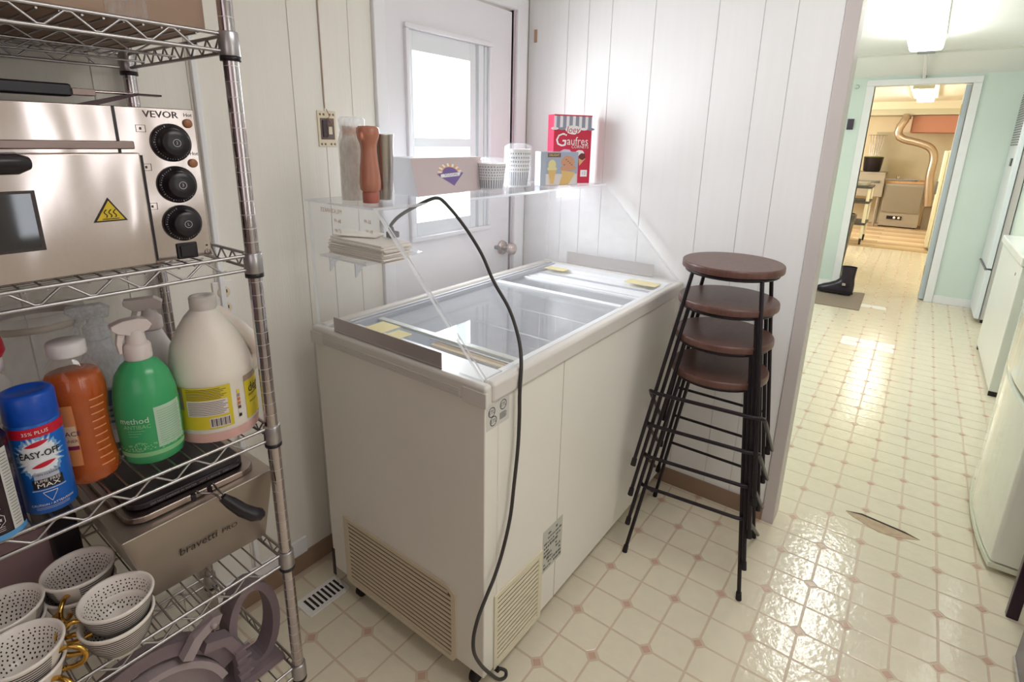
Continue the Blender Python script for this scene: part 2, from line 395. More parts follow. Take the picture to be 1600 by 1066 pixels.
# --- outside door with window
door = empty('door_1', (.25, LW, 0), kind='structure')
MB().box(-.148, DX0, LW-.014, LW+.004, 0, DZ+.05).box(DX1+.012, .674, LW-.014, LW+.004, 0, DZ+.05).box(DX0, DX1+.012, LW-.014, LW+.004, DZ, DZ+.05).build('casing', trimw, door, bevel=.004)
MB().box(DX1, DX1+.012, LW-.002, LW+.05, 0, DZ).build('jamb', mat('jamb_shadow', (196, 180, 186), .6), door)  # mauve-grey, darker than the white casing
WX0, WX1, WZ0, WZ1 = .0, .435, 1.07, 1.775
slab = MB()
slab.box(DX0, WX0, LW+.006, LW+.045, .01, DZ-.008).box(WX1, DX1-.006, LW+.006, LW+.045, .01, DZ-.008)
slab.box(WX0, WX1, LW+.006, LW+.045, .01, WZ0).box(WX0, WX1, LW+.006, LW+.045, WZ1, DZ-.008)
slab.build('door_slab', doorw, door)
wfm = MB()
wfm.box(WX0-.012, WX1+.012, LW-.008, LW+.008, WZ1, WZ1+.018).box(WX0-.012, WX1+.012, LW-.008, LW+.008, WZ0-.018, WZ0)
wfm.box(WX0-.012, WX0+.004, LW-.008, LW+.008, WZ0, WZ1).box(WX1-.004, WX1+.012, LW-.008, LW+.008, WZ0, WZ1)
wf_ = wfm.build('window_frame', doorw, door, bevel=.004)
sash = MB()
sash.box(WX0, .030, LW+.008, LW+.04, WZ0, WZ1).box(.326, .36, LW+.008, LW+.035, WZ0, WZ1).box(.375, .405, LW+.004, LW+.03, WZ0, WZ1).box(.415, WX1, LW+.008, LW+.04, WZ0, WZ1)
sash.box(.03, .326, LW+.008, LW+.035, 1.71, WZ1).box(.03, .326, LW+.006, LW+.035, 1.392, 1.425).box(.03, .326, LW+.008, LW+.035, WZ0, 1.122)
sash.box(.36, .415, LW+.02, LW+.04, WZ0, WZ1)
sash.build('sash', mat('sash_white', (232, 236, 238), .4), wf_, bevel=.002)
for z0, z1 in ((1.422, 1.712), (1.12, 1.394)): MB().box(.028, .328, LW+.020, LW+.024, z0, z1).build('window_pane', wglass, wf_)
kn = MB(); kn.lathe([(0, .012), (.030, .012), (.032, .006), (.032, 0)], (.536, LW+.006, .958), 24, axis='y').lathe([(.012, .01), (.012, .035), (.022, .042), (.027, .055), (.024, .068), (.012, .074), (0, .075)], (.536, LW+.006, .958), 24, axis='y')
k_ = kn.build('door_knob', mat('satin_nickel', (196, 178, 170), .25, 1), door); k_['label'] = 'satin metal door knob'
MB().lathe([(0, .03), (.006, .028), (.009, .02), (.009, 0)], (.492, LW+.006, .965), 12, axis='y').build('door_latch_button', plasticg, door)
# exterior deck seen as white light only; a step outside
# little wooden stop on the right wall
o = MB().box(RW-.006, RW, .892, .905, 1.825, 1.875).build('wooden_block', mat('raw_wood', (184, 148, 118), .6), bevel=.001); tag(o, 'small bare wooden block high on the wall beside the door', 'block')

# ================================================================ FREEZER
FX0, FX1, FY0, FY1 = -.520, .684, .163, .795
fz = empty('display_freezer', (.08, .48, 0), 'white glass topped chest freezer with beige vent grilles against the corner', 'freezer')
cb = MB(); b0, b1 = .074, .86; th = .05
cb.box(FX0, FX0+th, FY0, FY1, b0, b1).box(FX1-th, FX1, FY0, FY1, b0, b1).box(FX0+th, FX1-th, FY0, FY0+th-.02, b0, b1).box(FX0+th, FX1-th, FY1-th, FY1, b0, b1).box(FX0+th, FX1-th, FY0+th-.02, FY1-th, b0, b0+.03)
cb.build('cabinet', frz, fz, bevel=.004)
ln = MB(); lx0, lx1, ly0, ly1 = FX0+th, FX1-th, FY0+.03, FY1-th
ln.box(lx0, lx0+.006, ly0, ly1, .33, .885).box(lx1-.006, lx1, ly0, ly1, .33, .885).box(lx0+.006, lx1-.006, ly0, ly0+.006, .33, .885).box(lx0+.006, lx1-.006, ly1-.006, ly1, .33, .885).box(lx0+.006, lx1-.006, ly0+.006, ly1-.006, .33, .336)
ln.box(lx0+.006, lx0+.26, ly0+.006, ly1-.006, .336, .56)
ln.build('liner', liner, fz)
rz0, rz1 = .852, .903
rm = MB()
rm.box(FX0-.007, FX0+.020, FY0-.008, FY1+.008, rz0, rz1).box(FX1-.03, FX1+.006, FY0-.008, FY1+.008, rz0, rz1).box(FX0+.020, FX1-.03, FY0-.008, FY0+.026, rz0, rz1).box(FX0+.020, FX1-.03, FY1-.022, FY1+.008, rz0, rz1)
rm_ = rm.build('rim', rimm, fz, bevel=.010, bseg=3)
for k in range(4): MB().box(FX0-.0085, FX0-.006, FY0+.07, FY1-.05, .858+k*.006, .8605+k*.006).build('rim_groove', rimm, rm_)
for y0, y1 in ((FY0-.0095, FY0+.062), (FY1-.045, FY1+.0095)): MB().box(FX0-.0085, FX0+.002, y0, y1, rz0-.001, rz1-.014).build('corner_cap', rimm, rm_, bevel=.003)
tk = MB()  # light inner frame
tk.box(lx0-.03, lx0+.045, ly0, ly1, .884, .899).box(lx1-.055, lx1+.012, ly0, ly1, .884, .899).box(lx0+.045, lx1-.055, ly0-.004, ly0+.012, .884, .899).box(lx0+.045, lx1-.055, ly1-.02, ly1+.012, .884, .901)
tk.build('track_frame', rims, fz, bevel=.002)
MB().box(lx0, lx1, ly1-.028, ly1-.022, .886, .904).box(lx0, lx1, ly1-.012, ly1-.006, .886, .906).build('rear_rail', mat('grey_rail', (176, 178, 186), .4), fz)
MB().box(lx0+.045, lx1-.055, ly0+.012, ly0+.018, .872, .892).build('front_rail', rims, fz)
# sliding glass lids
ld = MB().box(-.345, .232, ly0+.010, ly1-.030, .8905, .8945).build('glass_lid', glass, fz)
ld['label'] = 'sliding glass lid nearer the door end'
MB().box(.214, .240, ly0+.006, ly1-.026, .888, .9025).build('lid_frame', rims, ld, bevel=.002)
MB().box(-.356, -.335, ly0+.006, ly1-.026, .8895, .898).build('lid_edge', mat('lid_edge_clear', (206, 210, 204), .3), ld, bevel=.002)
ld2 = MB().box(.20, .430, ly0+.010, ly1-.034, .8785, .8825).build('glass_lid', glass, fz)
ld2['label'] = 'lower glass lid by the wall'
MB().box(.392, .404, ly0+.006, ly1-.03, .877, .889).box(.420, .432, ly0+.006, ly1-.03, .877, .889).build('lid_frame', rims, ld2, bevel=.002)
MB().box(.500, .512, ly0+.01, ly1-.03, .868, .889).build('divider_rail', mat('grey_rail', (176, 178, 186), .4), fz)
MB().box(.445, .625, ly0+.006, ly1-.012, .870, .8845).build('far_ledge', rims, fz)
MB().box(.538, .600, ly0+.02, .34, .8995, .9012).box(.530, .575, .61, ly1-.04, .8995, .9012).build('foam_strip', creamy, fz)
MB().box(-.440, -.370, .60, .675, .8995, .9012).box(-.445, -.39, .53, .585, .8995, .9012).build('foam_strip', creamy, fz)
MB().box(-.380, -.350, ly0+.012, .47, .876, .8825).box(-.366, -.362, ly0+.012, .47, .8825, .885).build('seal_strip', mat('beige_seal', (232, 216, 190), .6), fz)
MB().box(lx0+.006, lx0+.040, ly0+.01, ly1-.02, .868, .8838).box(lx0+.04, lx0+.075, .43, ly1-.02, .868, .882).build('near_ledge', liner, fz)
bk = MB()   # wire dividers inside
for x in (-.12, .12, .36): 
    bk.tube([(x, ly0+.01, .76), (x, ly1-.01, .76)], .003, 6); bk.tube([(x, ly0+.01, .60), (x, ly1-.01, .60)], .003, 6)
    for k in range(7): y = ly0+.04+k*.075; bk.tube([(x, y, .76), (x, y, .345)], .002, 5)
bk.build('wire_divider', rims, fz)
# end brackets (curled steel strips)
def strip(x, y0, y1, z0, z1, name, th_=.0025):
    q = MB(); q.box(x, x+th_, y0, y1, z0, z1)
    o = q.build(name, mat('bracket_steel', (182, 172, 168), .3, .3, bump=.6, bscale=7) , fz, bevel=.0008, bseg=1)
    for k in range(4):
        yy = y0+(y1-y0)*(.09+.27*k); MB().lathe([(.0045, 0), (.0045, .001), (0, .0018)], (x-.0002, yy, (z0+z1)/2-.006), 10, axis='x').build('rivet', rims, o)
strip(-.517, .297, .705, .9032, .945, 'end_bracket')
strip(.668, .276, .678, .9032, .955, 'end_bracket')
# grille on the end (facing -x): border, dark sheet painting the slot shade, single slats
x = FX0; g = MB()
def ringp(mb, outer, inner, d):
    n = len(outer); vs = list(outer)+list(inner); o2 = [tuple(Vector(p)+Vector(d)) for p in vs]
    fs = []
    for i in range(n):
        j_ = (i+1) % n
        fs += [(i, j_, n+j_, n+i), (2*n+j_, 2*n+i, 3*n+i, 3*n+j_), (j_, i, 2*n+i, 2*n+j_), (n+i, n+j_, 3*n+j_, 3*n+i)]
    mb.add(vs+o2, fs)
OU = [(.722, .070), (.722, .303), (.282, .303), (.255, .285), (.255, .082), (.268, .062), (.71, .062)]
IN = [(.701, .080), (.701, .289), (.286, .289), (.272, .277), (.272, .084), (.277, .077), (.698, .077)]
ringp(g, [(x, a, b) for a, b in OU], [(x, a, b) for a, b in IN], (-.0045, 0, 0))
gr = g.build('vent_grille', grillm, fz, bevel=.0012); gr['label'] = 'wide beige louvred grille on the end'
slotm = mat('slot_dark', (112, 92, 76), .8)  # dark colour painting the shade between the slats
MB().box(x-.0012, x-.0002, .274, .700, .078, .288).build('recess', slotm, gr)
for k in range(14):
    z = .0795+.0150*k; ya = .272 if z < .27 else .284
    MB().prism([(x-.0012, ya, z), (x-.0030, ya, z+.0004), (x-.0034, ya, z+.0078), (x-.0012, ya, z+.0086)], (0, .702-ya, 0)).build('slat', grillm, gr)
g = MB(); y = FY0
ringp(g, [(-.481, y, .070), (-.481, y, .308), (-.262, y, .300), (-.262, y, .066)], [(-.468, y, .084), (-.468, y, .294), (-.280, y, .287), (-.280, y, .080)], (0, -.0045, 0))
gr2 = g.build('vent_grille', mat('grille_cream', (222, 214, 188), .45), fz, bevel=.0012); gr2['label'] = 'narrow cream louvred grille on the long side'
MB().box(-.469, -.279, y-.0012, y-.0002, .082, .292).build('recess', slotm, gr2)
for k in range(14):
    z = .0835+.0149*k
    MB().prism([(-.470, y-.0012, z), (-.470, y-.0030, z+.0004), (-.470, y-.0034, z+.0082), (-.470, y-.0012, z+.0090)], (.192, 0, 0)).build('slat', MATS['grille_cream'], gr2)
# seams, labels
MB().box(-.187, -.1855, FY0-.0006, FY0, b0, .852).build('panel_seam', mat('seam_grey', (166, 164, 156), .6), fz)
MB().box(FX0-.003, FX0, .785, .797, .045, .145).build('rear_guard', blackp, fz)
st = MB(); yy = FY0-.0008
st.box(-.515, -.432, yy, FY0, .788, .849)
st_ = st.build('rating_sticker', mat('clear_sticker', (206, 204, 198), .3), fz)
tx = MB()
for cx, cz in ((-.497, .830), (-.455, .834), (-.491, .806)):
    for a in range(20):
        a0, a1 = 2*pi*a/20, 2*pi*(a+1)/20
        tx.add([(cx+.0125*cos(a0), yy-.0003, cz+.0125*sin(a0)), (cx+.0125*cos(a1), yy-.0003, cz+.0125*sin(a1)), (cx+.0105*cos(a1), yy-.0003, cz+.0105*sin(a1)), (cx+.0105*cos(a0), yy-.0003, cz+.0105*sin(a0))], [(0, 1, 2, 3)])
    text_flat(tx, 'ETL', .013, (cx, yy-.0004, cz), (1, 0, 0), (0, 0, 1))
for k in range(5): tx.box(-.468, -.445+.004*(k % 2), yy-.0003, yy-.0001, .800+k*.0035, .8015+k*.0035)
tx.build('sticker_print', ink, st_)
st = MB().box(-.258, -.154, FY0-.0010, FY0, .209, .352).build('data_plate', mat('plate_grey', (190, 190, 180), .35), fz)
tx = MB()
for rr_ in range(9):
    xx = -.252
    while xx < -.165:
        wd = random.uniform(.004, .018)
        if random.random() < .72: tx.box(xx, min(xx+wd, -.158), FY0-.0014, FY0-.0010, .218+rr_*.014, .218+rr_*.014+random.uniform(.004, .009))
        xx += wd+.003
tx.build('plate_print', mat('plate_ink', (92, 94, 86), .6), st)
for cx, cy in ((-.492, .690), (-.488, .215), (.60, .68), (.60, .235)):
    c_ = MB(); c_.lathe([(0, -.011), (.018, -.011), (.022, -.008), (.022, .008), (.018, .011), (0, .011)], (cx, cy, .0235), 20, axis='y')
    c_.lathe([(0, 0), (.014, 0), (.014, .020)], (cx+.006, cy, .045), 14).box(cx-.022, cx+.022, cy-.015, cy+.015, .062, .074)
    c_.build('caster', rubber, fz)
MB().tube([(-.470, FY0-.012, .066), (-.470, FY0+.004, .066)], .0075, 10).build('cord_gland', rubber, fz)

# ================================================================ ACRYLIC GUARD
gd = empty('sneeze_guard', (.08, .46, .903), 'clear acrylic guard with shelf standing over the glass topped freezer', 'guard')
def sheet(name, pts, d, label=None):
    """clear sheet with bright polished edges"""
    mb = MB(); mb.prism(pts, d); mb.m = [0, 0]+[1]*(len(mb.m)-2)
    o = mb.build(name, [acry, acre], gd)
    if label: o['label'] = label
    return o
ZS = 1.2545
sheet('end_panel', [(-.519, .172, .909), (-.519, .778, .909), (-.519, .778, ZS), (-.519, .508, ZS)], (.008, 0, 0), 'clear end panel on the left')
sheet('end_panel', [(.655, .172, .909), (.655, .778, .909), (.655, .778, ZS), (.655, .508, ZS)], (.008, 0, 0), 'clear end panel by the wall')
sheet('top_shelf', [(-.524, .505, ZS), (.664, .505, ZS), (.664, .785, ZS), (-.524, .785, ZS)], (0, 0, .005), 'clear flat shelf')
sheet('sloped_panel', [(-.5105, .168, .911), (.6545, .168, .911), (.6545, .504, ZS-.003), (-.5105, .504, ZS-.003)], (0, -.0036, .0034), 'clear sloping front panel')
ns = MB(); NZ = 1.108
ns.prism([(-.5105, .560, NZ), (-.30, .575, NZ), (-.30, .77, NZ), (-.5105, .755, NZ)], (0, 0, .005)); ns.m = [0, 0]+[1]*4
ns_ = ns.build('napkin_shelf', [acry, acre], gd)
for y in (.602, .710): MB().prism([(-.5105, y, NZ), (-.475, y, NZ), (-.5105, y, NZ-.036)], (0, .004, 0)).build('bracket', acre, ns_)
tx = MB(); org = mat('orange_marker', (214, 160, 120), .6)
for s_, y, z, sz in (('MILKSHAKES', .690, 1.236, .016), ('$6.49', .665, 1.212, .013), ('$7.49', .665, 1.186, .013), ('$5.49', .545, 1.222, .012), ('$6.49', .540, 1.198, .012)):
    text_flat(tx, s_, sz, (-.5106, y, z), (0, 1, 0), (0, 0, 1))
tx.build('price_lettering', org, gd)

# ---- things on the guard shelf (top at z = ZT)
ZT = ZS+.0052
def bottle(loc, label, cat, name='bottle', group=None): return empty(name, loc, label, cat, group)
c = (-.452, .600, ZT)
b = bottle(c, 'caramel sauce squeeze bottle standing on its brown cap on the clear shelf', 'bottle', 'squeeze_bottle')
MB().lathe([(0, 0), (.020, 0), (.021, .002), (.021, .026), (.019, .028), (0, .028)], c, 24).build('cap', mat('brown_cap', (168, 96, 82), .45), b)
MB().lathe([(.019, .028), (.025, .034), (.0265, .05), (.024, .085), (.021, .11), (.0195, .13), (.021, .145), (.026, .16), (.0285, .172), (.0275, .183), (.022, .188), (0, .189)], c, 28).build('body', mat('caramel', (196, 132, 108), .25, trans=.2, sss=.3, var=.15, vscale=18), b)
c = (-.430, .690, ZT)
b = bottle(c, 'plastic wrapped jar behind the caramel squeeze bottle', 'jar', 'wrapped_jar')
MB().lathe([(0, 0), (.034, 0), (.035, .004), (.035, .14), (.030, .155), (.024, .165), (.024, .19), (0, .19)], c, 24).build('jar_body', mat('cream_wrap', (246, 240, 226), .5), b)
MB().lathe([(.0245, .166), (.0255, .185), (.0, .187)], c, 24).build('lid', mat('peach_lid', (224, 184, 160), .5), b)
wp = MB(); 
for k in range(5):
    rr_ = [.037, .0375, .038, .034, .029][k]; 
prof = [(.0365, 0), (.0368, .1), (.038, .15), (.030, .178), (.034, .205), (.026, .212)]
wp.lathe(prof, c, 15).build('plastic_bag', clear('bag_film', (255, 255, 255), haze=.42, gloss=.35, rough=.12), b)
c = (-.374, .640, ZT)
b = MB().lathe([(0, 0), (.021, 0), (.022, .003), (.0295, .165), (.0305, .168), (.0305, .1705), (.029, .1705), (.0275, .165), (.021, .006), (0, .005)], c, 28)
b = b.build('steel_tumbler', mat('tumbler_steel', (190, 182, 176), .22, 1, bump=.1, bscale=14)); tag(b, 'tall stainless steel mixing tumbler beside the caramel squeeze bottle', 'tumbler')
# boxy paper carton sign
ct = empty('carton', (-.12, .70, ZT), 'pale cardboard carton with an orange and purple scoop logo on the clear shelf', 'box')
def P3(x, y, z): return (x, y, ZT+z)
body = MB()
A0, B0 = (-.268, .622), (.072, .655); D_ = (-.005, .115)
h = .108
low = [A0, B0, (B0[0]+D_[0], B0[1]+D_[1]), (A0[0]+.03, A0[1]+.13)]
top = [(A0[0]-.028, A0[1]-.004), (B0[0]-.028, B0[1]-.004), (B0[0]-.02, B0[1]+.115), (A0[0]+.01, A0[1]+.13)]
vs = [P3(x, y, 0) for x, y in low]+[P3(x, y, h) for x, y in top]
body.add(vs, [(3, 2, 1, 0), (4, 5, 6, 7), (0, 1, 5, 4), (1, 2, 6, 5), (2, 3, 7, 6), (3, 0, 4, 7)])
body.m = [1, 1, 0, 1, 1, 1]
body.build('carton_body', [mat('pinkish_card', (206, 190, 190), .7, var=.03), clear('white_film_box', (255, 250, 240), haze=1.2, gloss=.2, rough=.3)], ct)
lg = MB(); ex = Vector((B0[0]-A0[0], B0[1]-A0[1], 0)).normalized(); ey = Vector((-.028, -.004, h)).normalized(); nrm = ex.cross(ey); 
if nrm.y > 0: nrm = -nrm
O = Vector(P3((A0[0]+B0[0])/2-.018, (A0[1]+B0[1])/2-.002, h*.52))+nrm*.0008
def disc(mb, o, ex, ey, r_, a0=0, a1=2*pi, n=20, mi=0, off=0):
    vs = [o+nrm*off]+[o+nrm*off+ex*cos(a0+(a1-a0)*k/n)*r_+ey*sin(a0+(a1-a0)*k/n)*r_ for k in range(n+1)]
    mb.add(vs, [(0, k+1, k+2) for k in range(n)], mi)
LK = len(lg.v)
disc(lg, O+ey*.004, ex, ey, .027, 0, pi, mi=0)
for k in range(7):
    a = pi*(k+.5)/7; q = O+ey*.004+(ex*cos(a)+ey*sin(a))*.023+nrm*.0004; w_ = (ex*-sin(a)+ey*cos(a))*.0022; l_ = (ex*cos(a)+ey*sin(a))*.004
    lg.add([q-w_-l_, q+w_-l_, q+w_+l_, q-w_+l_], [(0, 1, 2, 3)], 2)
disc(lg, O+ey*.004, ex, ey, .017, 0, pi, mi=1, off=.0005)
lg.add([O-ex*.030+nrm*.0006+ey*.004, O-ey*.030+nrm*.0006, O+ex*.030+nrm*.0006+ey*.004, O+ey*.010+nrm*.0006], [(0, 1, 2, 3)], 1)
lg.add([O-ex*.024+nrm*.0009-ey*.006, O+ex*.018+nrm*.0009-ey*.004, O+ex*.024+nrm*.0009+ey*.006, O-ex*.022+nrm*.0009+ey*.003], [(0, 1, 2, 3)], 2)
text_flat(lg, 'SCOOPS', .008, O-ex*.0+nrm*.0012+ey*.0, ex, ey, 1)
for i_, v in enumerate(lg.v): d_ = Vector(v)-O; lg.v[i_] = tuple(O+d_*1.15+ex*d_.dot(ex)*1.05)
lg.build('scoop_logo', [mat('logo_orange', (222, 176, 140), .6), mat('logo_purple', (124, 104, 160), .6), whitep], ct)
# paper cup stacks (dots above, bars below)
def cup_stack(loc, r0, r1, h_, label, wrap):
    root = empty('paper_cups', loc, label, 'cups', 'patterned paper cup stacks on the clear shelf')
    MB().lathe([(0, .001), (r0, .001), (r0+(r1-r0)*.45, h_*.45), (r1, h_), (r1+.002, h_+.002), (r1-.001, h_+.003), (r1-.004, h_-.01), (r0, .03), (0, .03)], (0, 0, 0), 30).build('cup_body', whitep, root, local=True)
    pr = MB(); rad = lambda z: r0+(r1-r0)*z/h_+.0006
    for k in range(30):
        a = 2*pi*k/30; cyl_patch(pr, (0, 0), 0, a, a+.09, .008, h_*.42, n=2, radf=rad, nz=2)
        for q in range(5):
            z = h_*.46+q*h_*.105; cyl_patch(pr, (0, 0), 0, a+.05*(q % 2), a+.09+.05*(q % 2), z, z+h_*.045, n=2, radf=rad)
    pr.build('cup_pattern', mat('cup_grey_print', (120, 124, 138), .6), root, local=True)
    if wrap:
        MB().lathe([(r1+.004, .004), (r1+.006, h_*.5), (r1+.005, h_+.012), (r1*.7, h_+.022), (0, h_+.018)], (0, 0, 0), 13).build('plastic_sleeve', clear('sleeve_film', (255, 255, 255), haze=.14, gloss=.35, rough=.1), root, local=True)
    return root
cup_stack((.072, .628, ZT), .036, .048, .085, 'shorter stack of patterned paper cups in a loose plastic bag beside the logo carton', True)
MB_ = cup_stack((.235, .640, ZT), .034, .044, .130, 'taller stack of dotted paper cups between bagged cups and cone picture box', True)
# cone boxes
def carton_face(name, label, cat, BL, BR, h_, depth, mats):
    bl = Vector((*BL, ZT)); br = Vector((*BR, ZT)); ex = (br-bl).normalized(); n_ = Vector((0, 0, 1)).cross(ex)  # points back (+)
    root = empty(name, ((bl+br)/2+n_*depth/2), label, cat)
    q = MB().prism([bl, br, br+n_*depth, bl+n_*depth], (0, 0, h_)); q.build('carton', mats, root, bevel=.0008, bseg=1)
    return root, bl, br, ex, -n_
ez = Vector((0, 0, 1))
def rect(mb, o, ex, nn, x0, x1, z0, z1, mi=0, off=.0006):
    mb.add([o+ex*x0+ez*z0+nn*off, o+ex*x1+ez*z0+nn*off, o+ex*x1+ez*z1+nn*off, o+ex*x0+ez*z1+nn*off], [(0, 1, 2, 3)], mi)
def blob(mb, o, ex, nn, x, z, rx, rz, mi, off=.001, n=18, wob=0):
    vs = [o+ex*x+ez*z+nn*off]+[o+ex*(x+rx*cos(2*pi*k/n)*(1+wob*sin(5*k)))+ez*(z+rz*sin(2*pi*k/n)*(1+wob*cos(4*k)))+nn*off for k in range(n)]
    mb.add(vs, [(0, k+1, (k+1) % n+1) for k in range(n)], mi)
root, bl, br, ex, nn = carton_face('cone_box', 'tall red waffle cone box with grey striped awning print', 'box', (.487, .655), (.628, .566), .262, .055, mat('red_card', (206, 42, 72), .45))
W = (br-bl).length; H = .262
pm = [whitep, mat('awning_grey', (150, 152, 172), .5), redm, mat('choc_brown', (110, 52, 50), .5), mat('cone_tan', (222, 176, 126), .5), mat('scoop_lilac', (206, 198, 222), .5)]
p_ = MB()
rect(p_, bl, ex, nn, 0, W, H*.80, H*.98, 0)
for k in range(6): rect(p_, bl, ex, nn, W*(.06+k*.165), W*(.06+k*.165+.09), H*.80, H*.98, 1, .0009)
for k in range(6): blob(p_, bl, ex, nn, W*(.02+k*.19), H*.80, W*.10, H*.02, k % 2, .0012)
blob(p_, bl, ex, nn, W*.50, H*.785, W*.20, H*.065, 0, .0014, wob=.05); text_flat(p_, 'Joey', .034, bl+ex*W*.50+ez*H*.785+nn*.0018, ex, ez, 2, shear=.25)
text_flat(p_, 'G', .072, bl+ex*W*.20+ez*H*.63+nn*.0012, ex, ez, 0, shear=.1); text_flat(p_, 'aufres', .044, bl+ex*W*.63+ez*H*.62+nn*.0012, ex, ez, 0, sx=.88)
text_flat(p_, 'CORNETS', .017, bl+ex*W*.70+ez*H*.54+nn*.0012, ex, ez, 0)
blob(p_, bl, ex, nn, W*.33, H*.44, W*.17, H*.065, 5, .0012, wob=.06); blob(p_, bl, ex, nn, W*.33, H*.45, W*.07, H*.02, 3, .0016)
blob(p_, bl, ex, nn, W*.70, H*.45, W*.12, H*.045, 0, .0012, wob=.06); blob(p_, bl, ex, nn, W*.77, H*.40, W*.09, H*.05, 3, .0015, wob=.08)
o_ = bl+nn*.0013
p_.add([o_+ex*W*.68+ez*H*.37, o_+ex*W*.86+ez*H*.37, o_+ex*W*.70+ez*H*.26], [(0, 2, 1)], 4)
rect(p_, bl, ex, nn, W*.74, W*.92, H*.10, H*.20, 0, .0012); text_flat(p_, '12', .018, bl+ex*W*.83+ez*H*.15+nn*.0018, ex, ez, 1)
p_.build('box_print', pm, root)
root, bl, br, ex, nn = carton_face('cone_box', 'small blue-grey box printed with two ice cream cones in front of tall red box', 'box', (.345, .617), (.492, .543), .124, .040, mat('blue_grey_card', (176, 184, 196), .5))
W = (br-bl).length; H = .124
pm = [mat('vanilla', (232, 220, 160), .5), mat('scoop_caramel', (212, 158, 126), .5), mat('wafer', (226, 188, 120), .5), mat('label_brown', (120, 84, 66), .5), mat('sky_print', (168, 180, 200), .5), mat('cream_print', (226, 216, 212), .5)]
p_ = MB(); rect(p_, bl, ex, nn, W*.14, W*.98, H*.02, H*.97, 4); rect(p_, bl, ex, nn, W*.14, W*.98, H*.02, H*.35, 5, .0008); rect(p_, bl, ex, nn, W*.18, W*.52, H*.84, H*.96, 3, .0011)
text_flat(p_, 'DELIGHT', .011, bl+ex*W*.35+ez*H*.90+nn*.0016, ex, ez, 0)
blob(p_, bl, ex, nn, W*.30, H*.62, W*.10, H*.15, 0, .0014); blob(p_, bl, ex, nn, W*.30, H*.50, W*.13, H*.07, 0, .0015)
p_.add([bl+nn*.0017+ex*W*a+ez*H*b_ for a, b_ in ((.20, .46), (.41, .46), (.38, .30), (.35, .06), (.26, .06), (.23, .30))], [(0, 5, 4, 3, 2, 1)], 2)
blob(p_, bl, ex, nn, W*.72, H*.70, W*.18, H*.19, 1, .0014, wob=.03); blob(p_, bl, ex, nn, W*.74, H*.52, W*.21, H*.09, 1, .0015, wob=.06)
p_.add([bl+nn*.0018+ex*W*a+ez*H*b_ for a, b_ in ((.53, .46), (.93, .38), (.86, .24), (.74, .02), (.50, .02), (.58, .30))], [(0, 5, 4, 3, 2, 1)], 2)
for k in range(5): blob(p_, bl, ex, nn, W*(.62+.05*k), H*(.62+.05*(k*3 % 4)), W*.015, H*.018, 3, .0021, n=8)
p_.build('box_print', pm, root)

# napkins: two piles of folded brown-white napkins, single sheets
ORD = 'lowest second third fourth fifth sixth seventh eighth ninth tenth eleventh twelfth thirteenth fourteenth fifteenth'.split()
for gi, (cx, cy, n_, lab) in enumerate(((-.440, .634, 15, 0),)):
    for k in range(n_):
        a = random.uniform(-.05, .05); z = NZ+.0056+k*.0031; dx, dy = random.uniform(-.004, .004), random.uniform(-.005, .005)
        q = MB().box(-.046, .046, -.112, .112, 0, .0026)
        for i_, v in enumerate(q.v): q.v[i_] = (v[0]+random.uniform(-.001, .001), v[1]+random.uniform(-.002, .002), v[2]+random.uniform(0, .0006))
        o = q.build('paper_napkin', mat('napkin_paper', (242, 234, 224), .8, var=.04, vscale=30)); o.location = (cx+dx, cy+dy, z); o.rotation_euler = (0, 0, a-.0)
        tag(o, ORD[k]+' folded paper napkin counting up from the bottom of the stack on small clear shelf', 'napkin', 'paper napkins on the small clear shelf')
o = MB().box(-.035, .035, -.06, .06, 0, .002).build('paper_napkin', MATS['napkin_paper']); o.location = (-.425, .69, NZ+.0056+15*.0031+.004); o.rotation_euler = (.03, 0, .5)
tag(o, 'crumpled top napkin lying skewed on the napkin stack', 'napkin')

# ---- power cord
def on_slope(x, t): return (x, .504+(.160-.504)*t-.006, ZS+(.905-ZS)*t+.012)
pts = [(-.395, .590, 1.176), (-.405, .585, 1.195), (-.392, .560, 1.225), (-.355, .520, 1.256), (-.318, .497, 1.270), on_slope(-.295, .05), on_slope(-.285, .20), on_slope(-.290, .38), on_slope(-.312, .55), on_slope(-.322, .72), on_slope(-.352, .87), on_slope(-.392, .985), (-.412, .147, .850), (-.411, .147, .79), (-.414, .147, .706), (-.427, .147, .606), (-.440, .147, .523), (-.469, .146, .448), (-.501, .145, .396), (-.537, .144, .357), (-.566, .143, .323), (-.582, .143, .280), (-.580, .143, .232), (-.556, .143, .173), (-.520, .143, .110), (-.484, .141, .056), (-.458, .139, .040), (-.452, .142, .052), (-.462, .150, .064), (-.470, .156, .066)]
cd = empty('power_cord', (-.4, .3, 0), 'dark grey power cord draped over the clear guard down the freezer front', 'cord')
MB().tube(smooth_path(pts, 7), .0046, 8).build('cable', cordm, cd)
MB().box(-.408, -.380, .578, .602, 1.163, 1.180).tube([(-.395, .590, 1.176), (-.402, .587, 1.190)], .0075, 8).build('plug', mat('grey_plug', (92, 88, 88), .5), cd, bevel=.003)

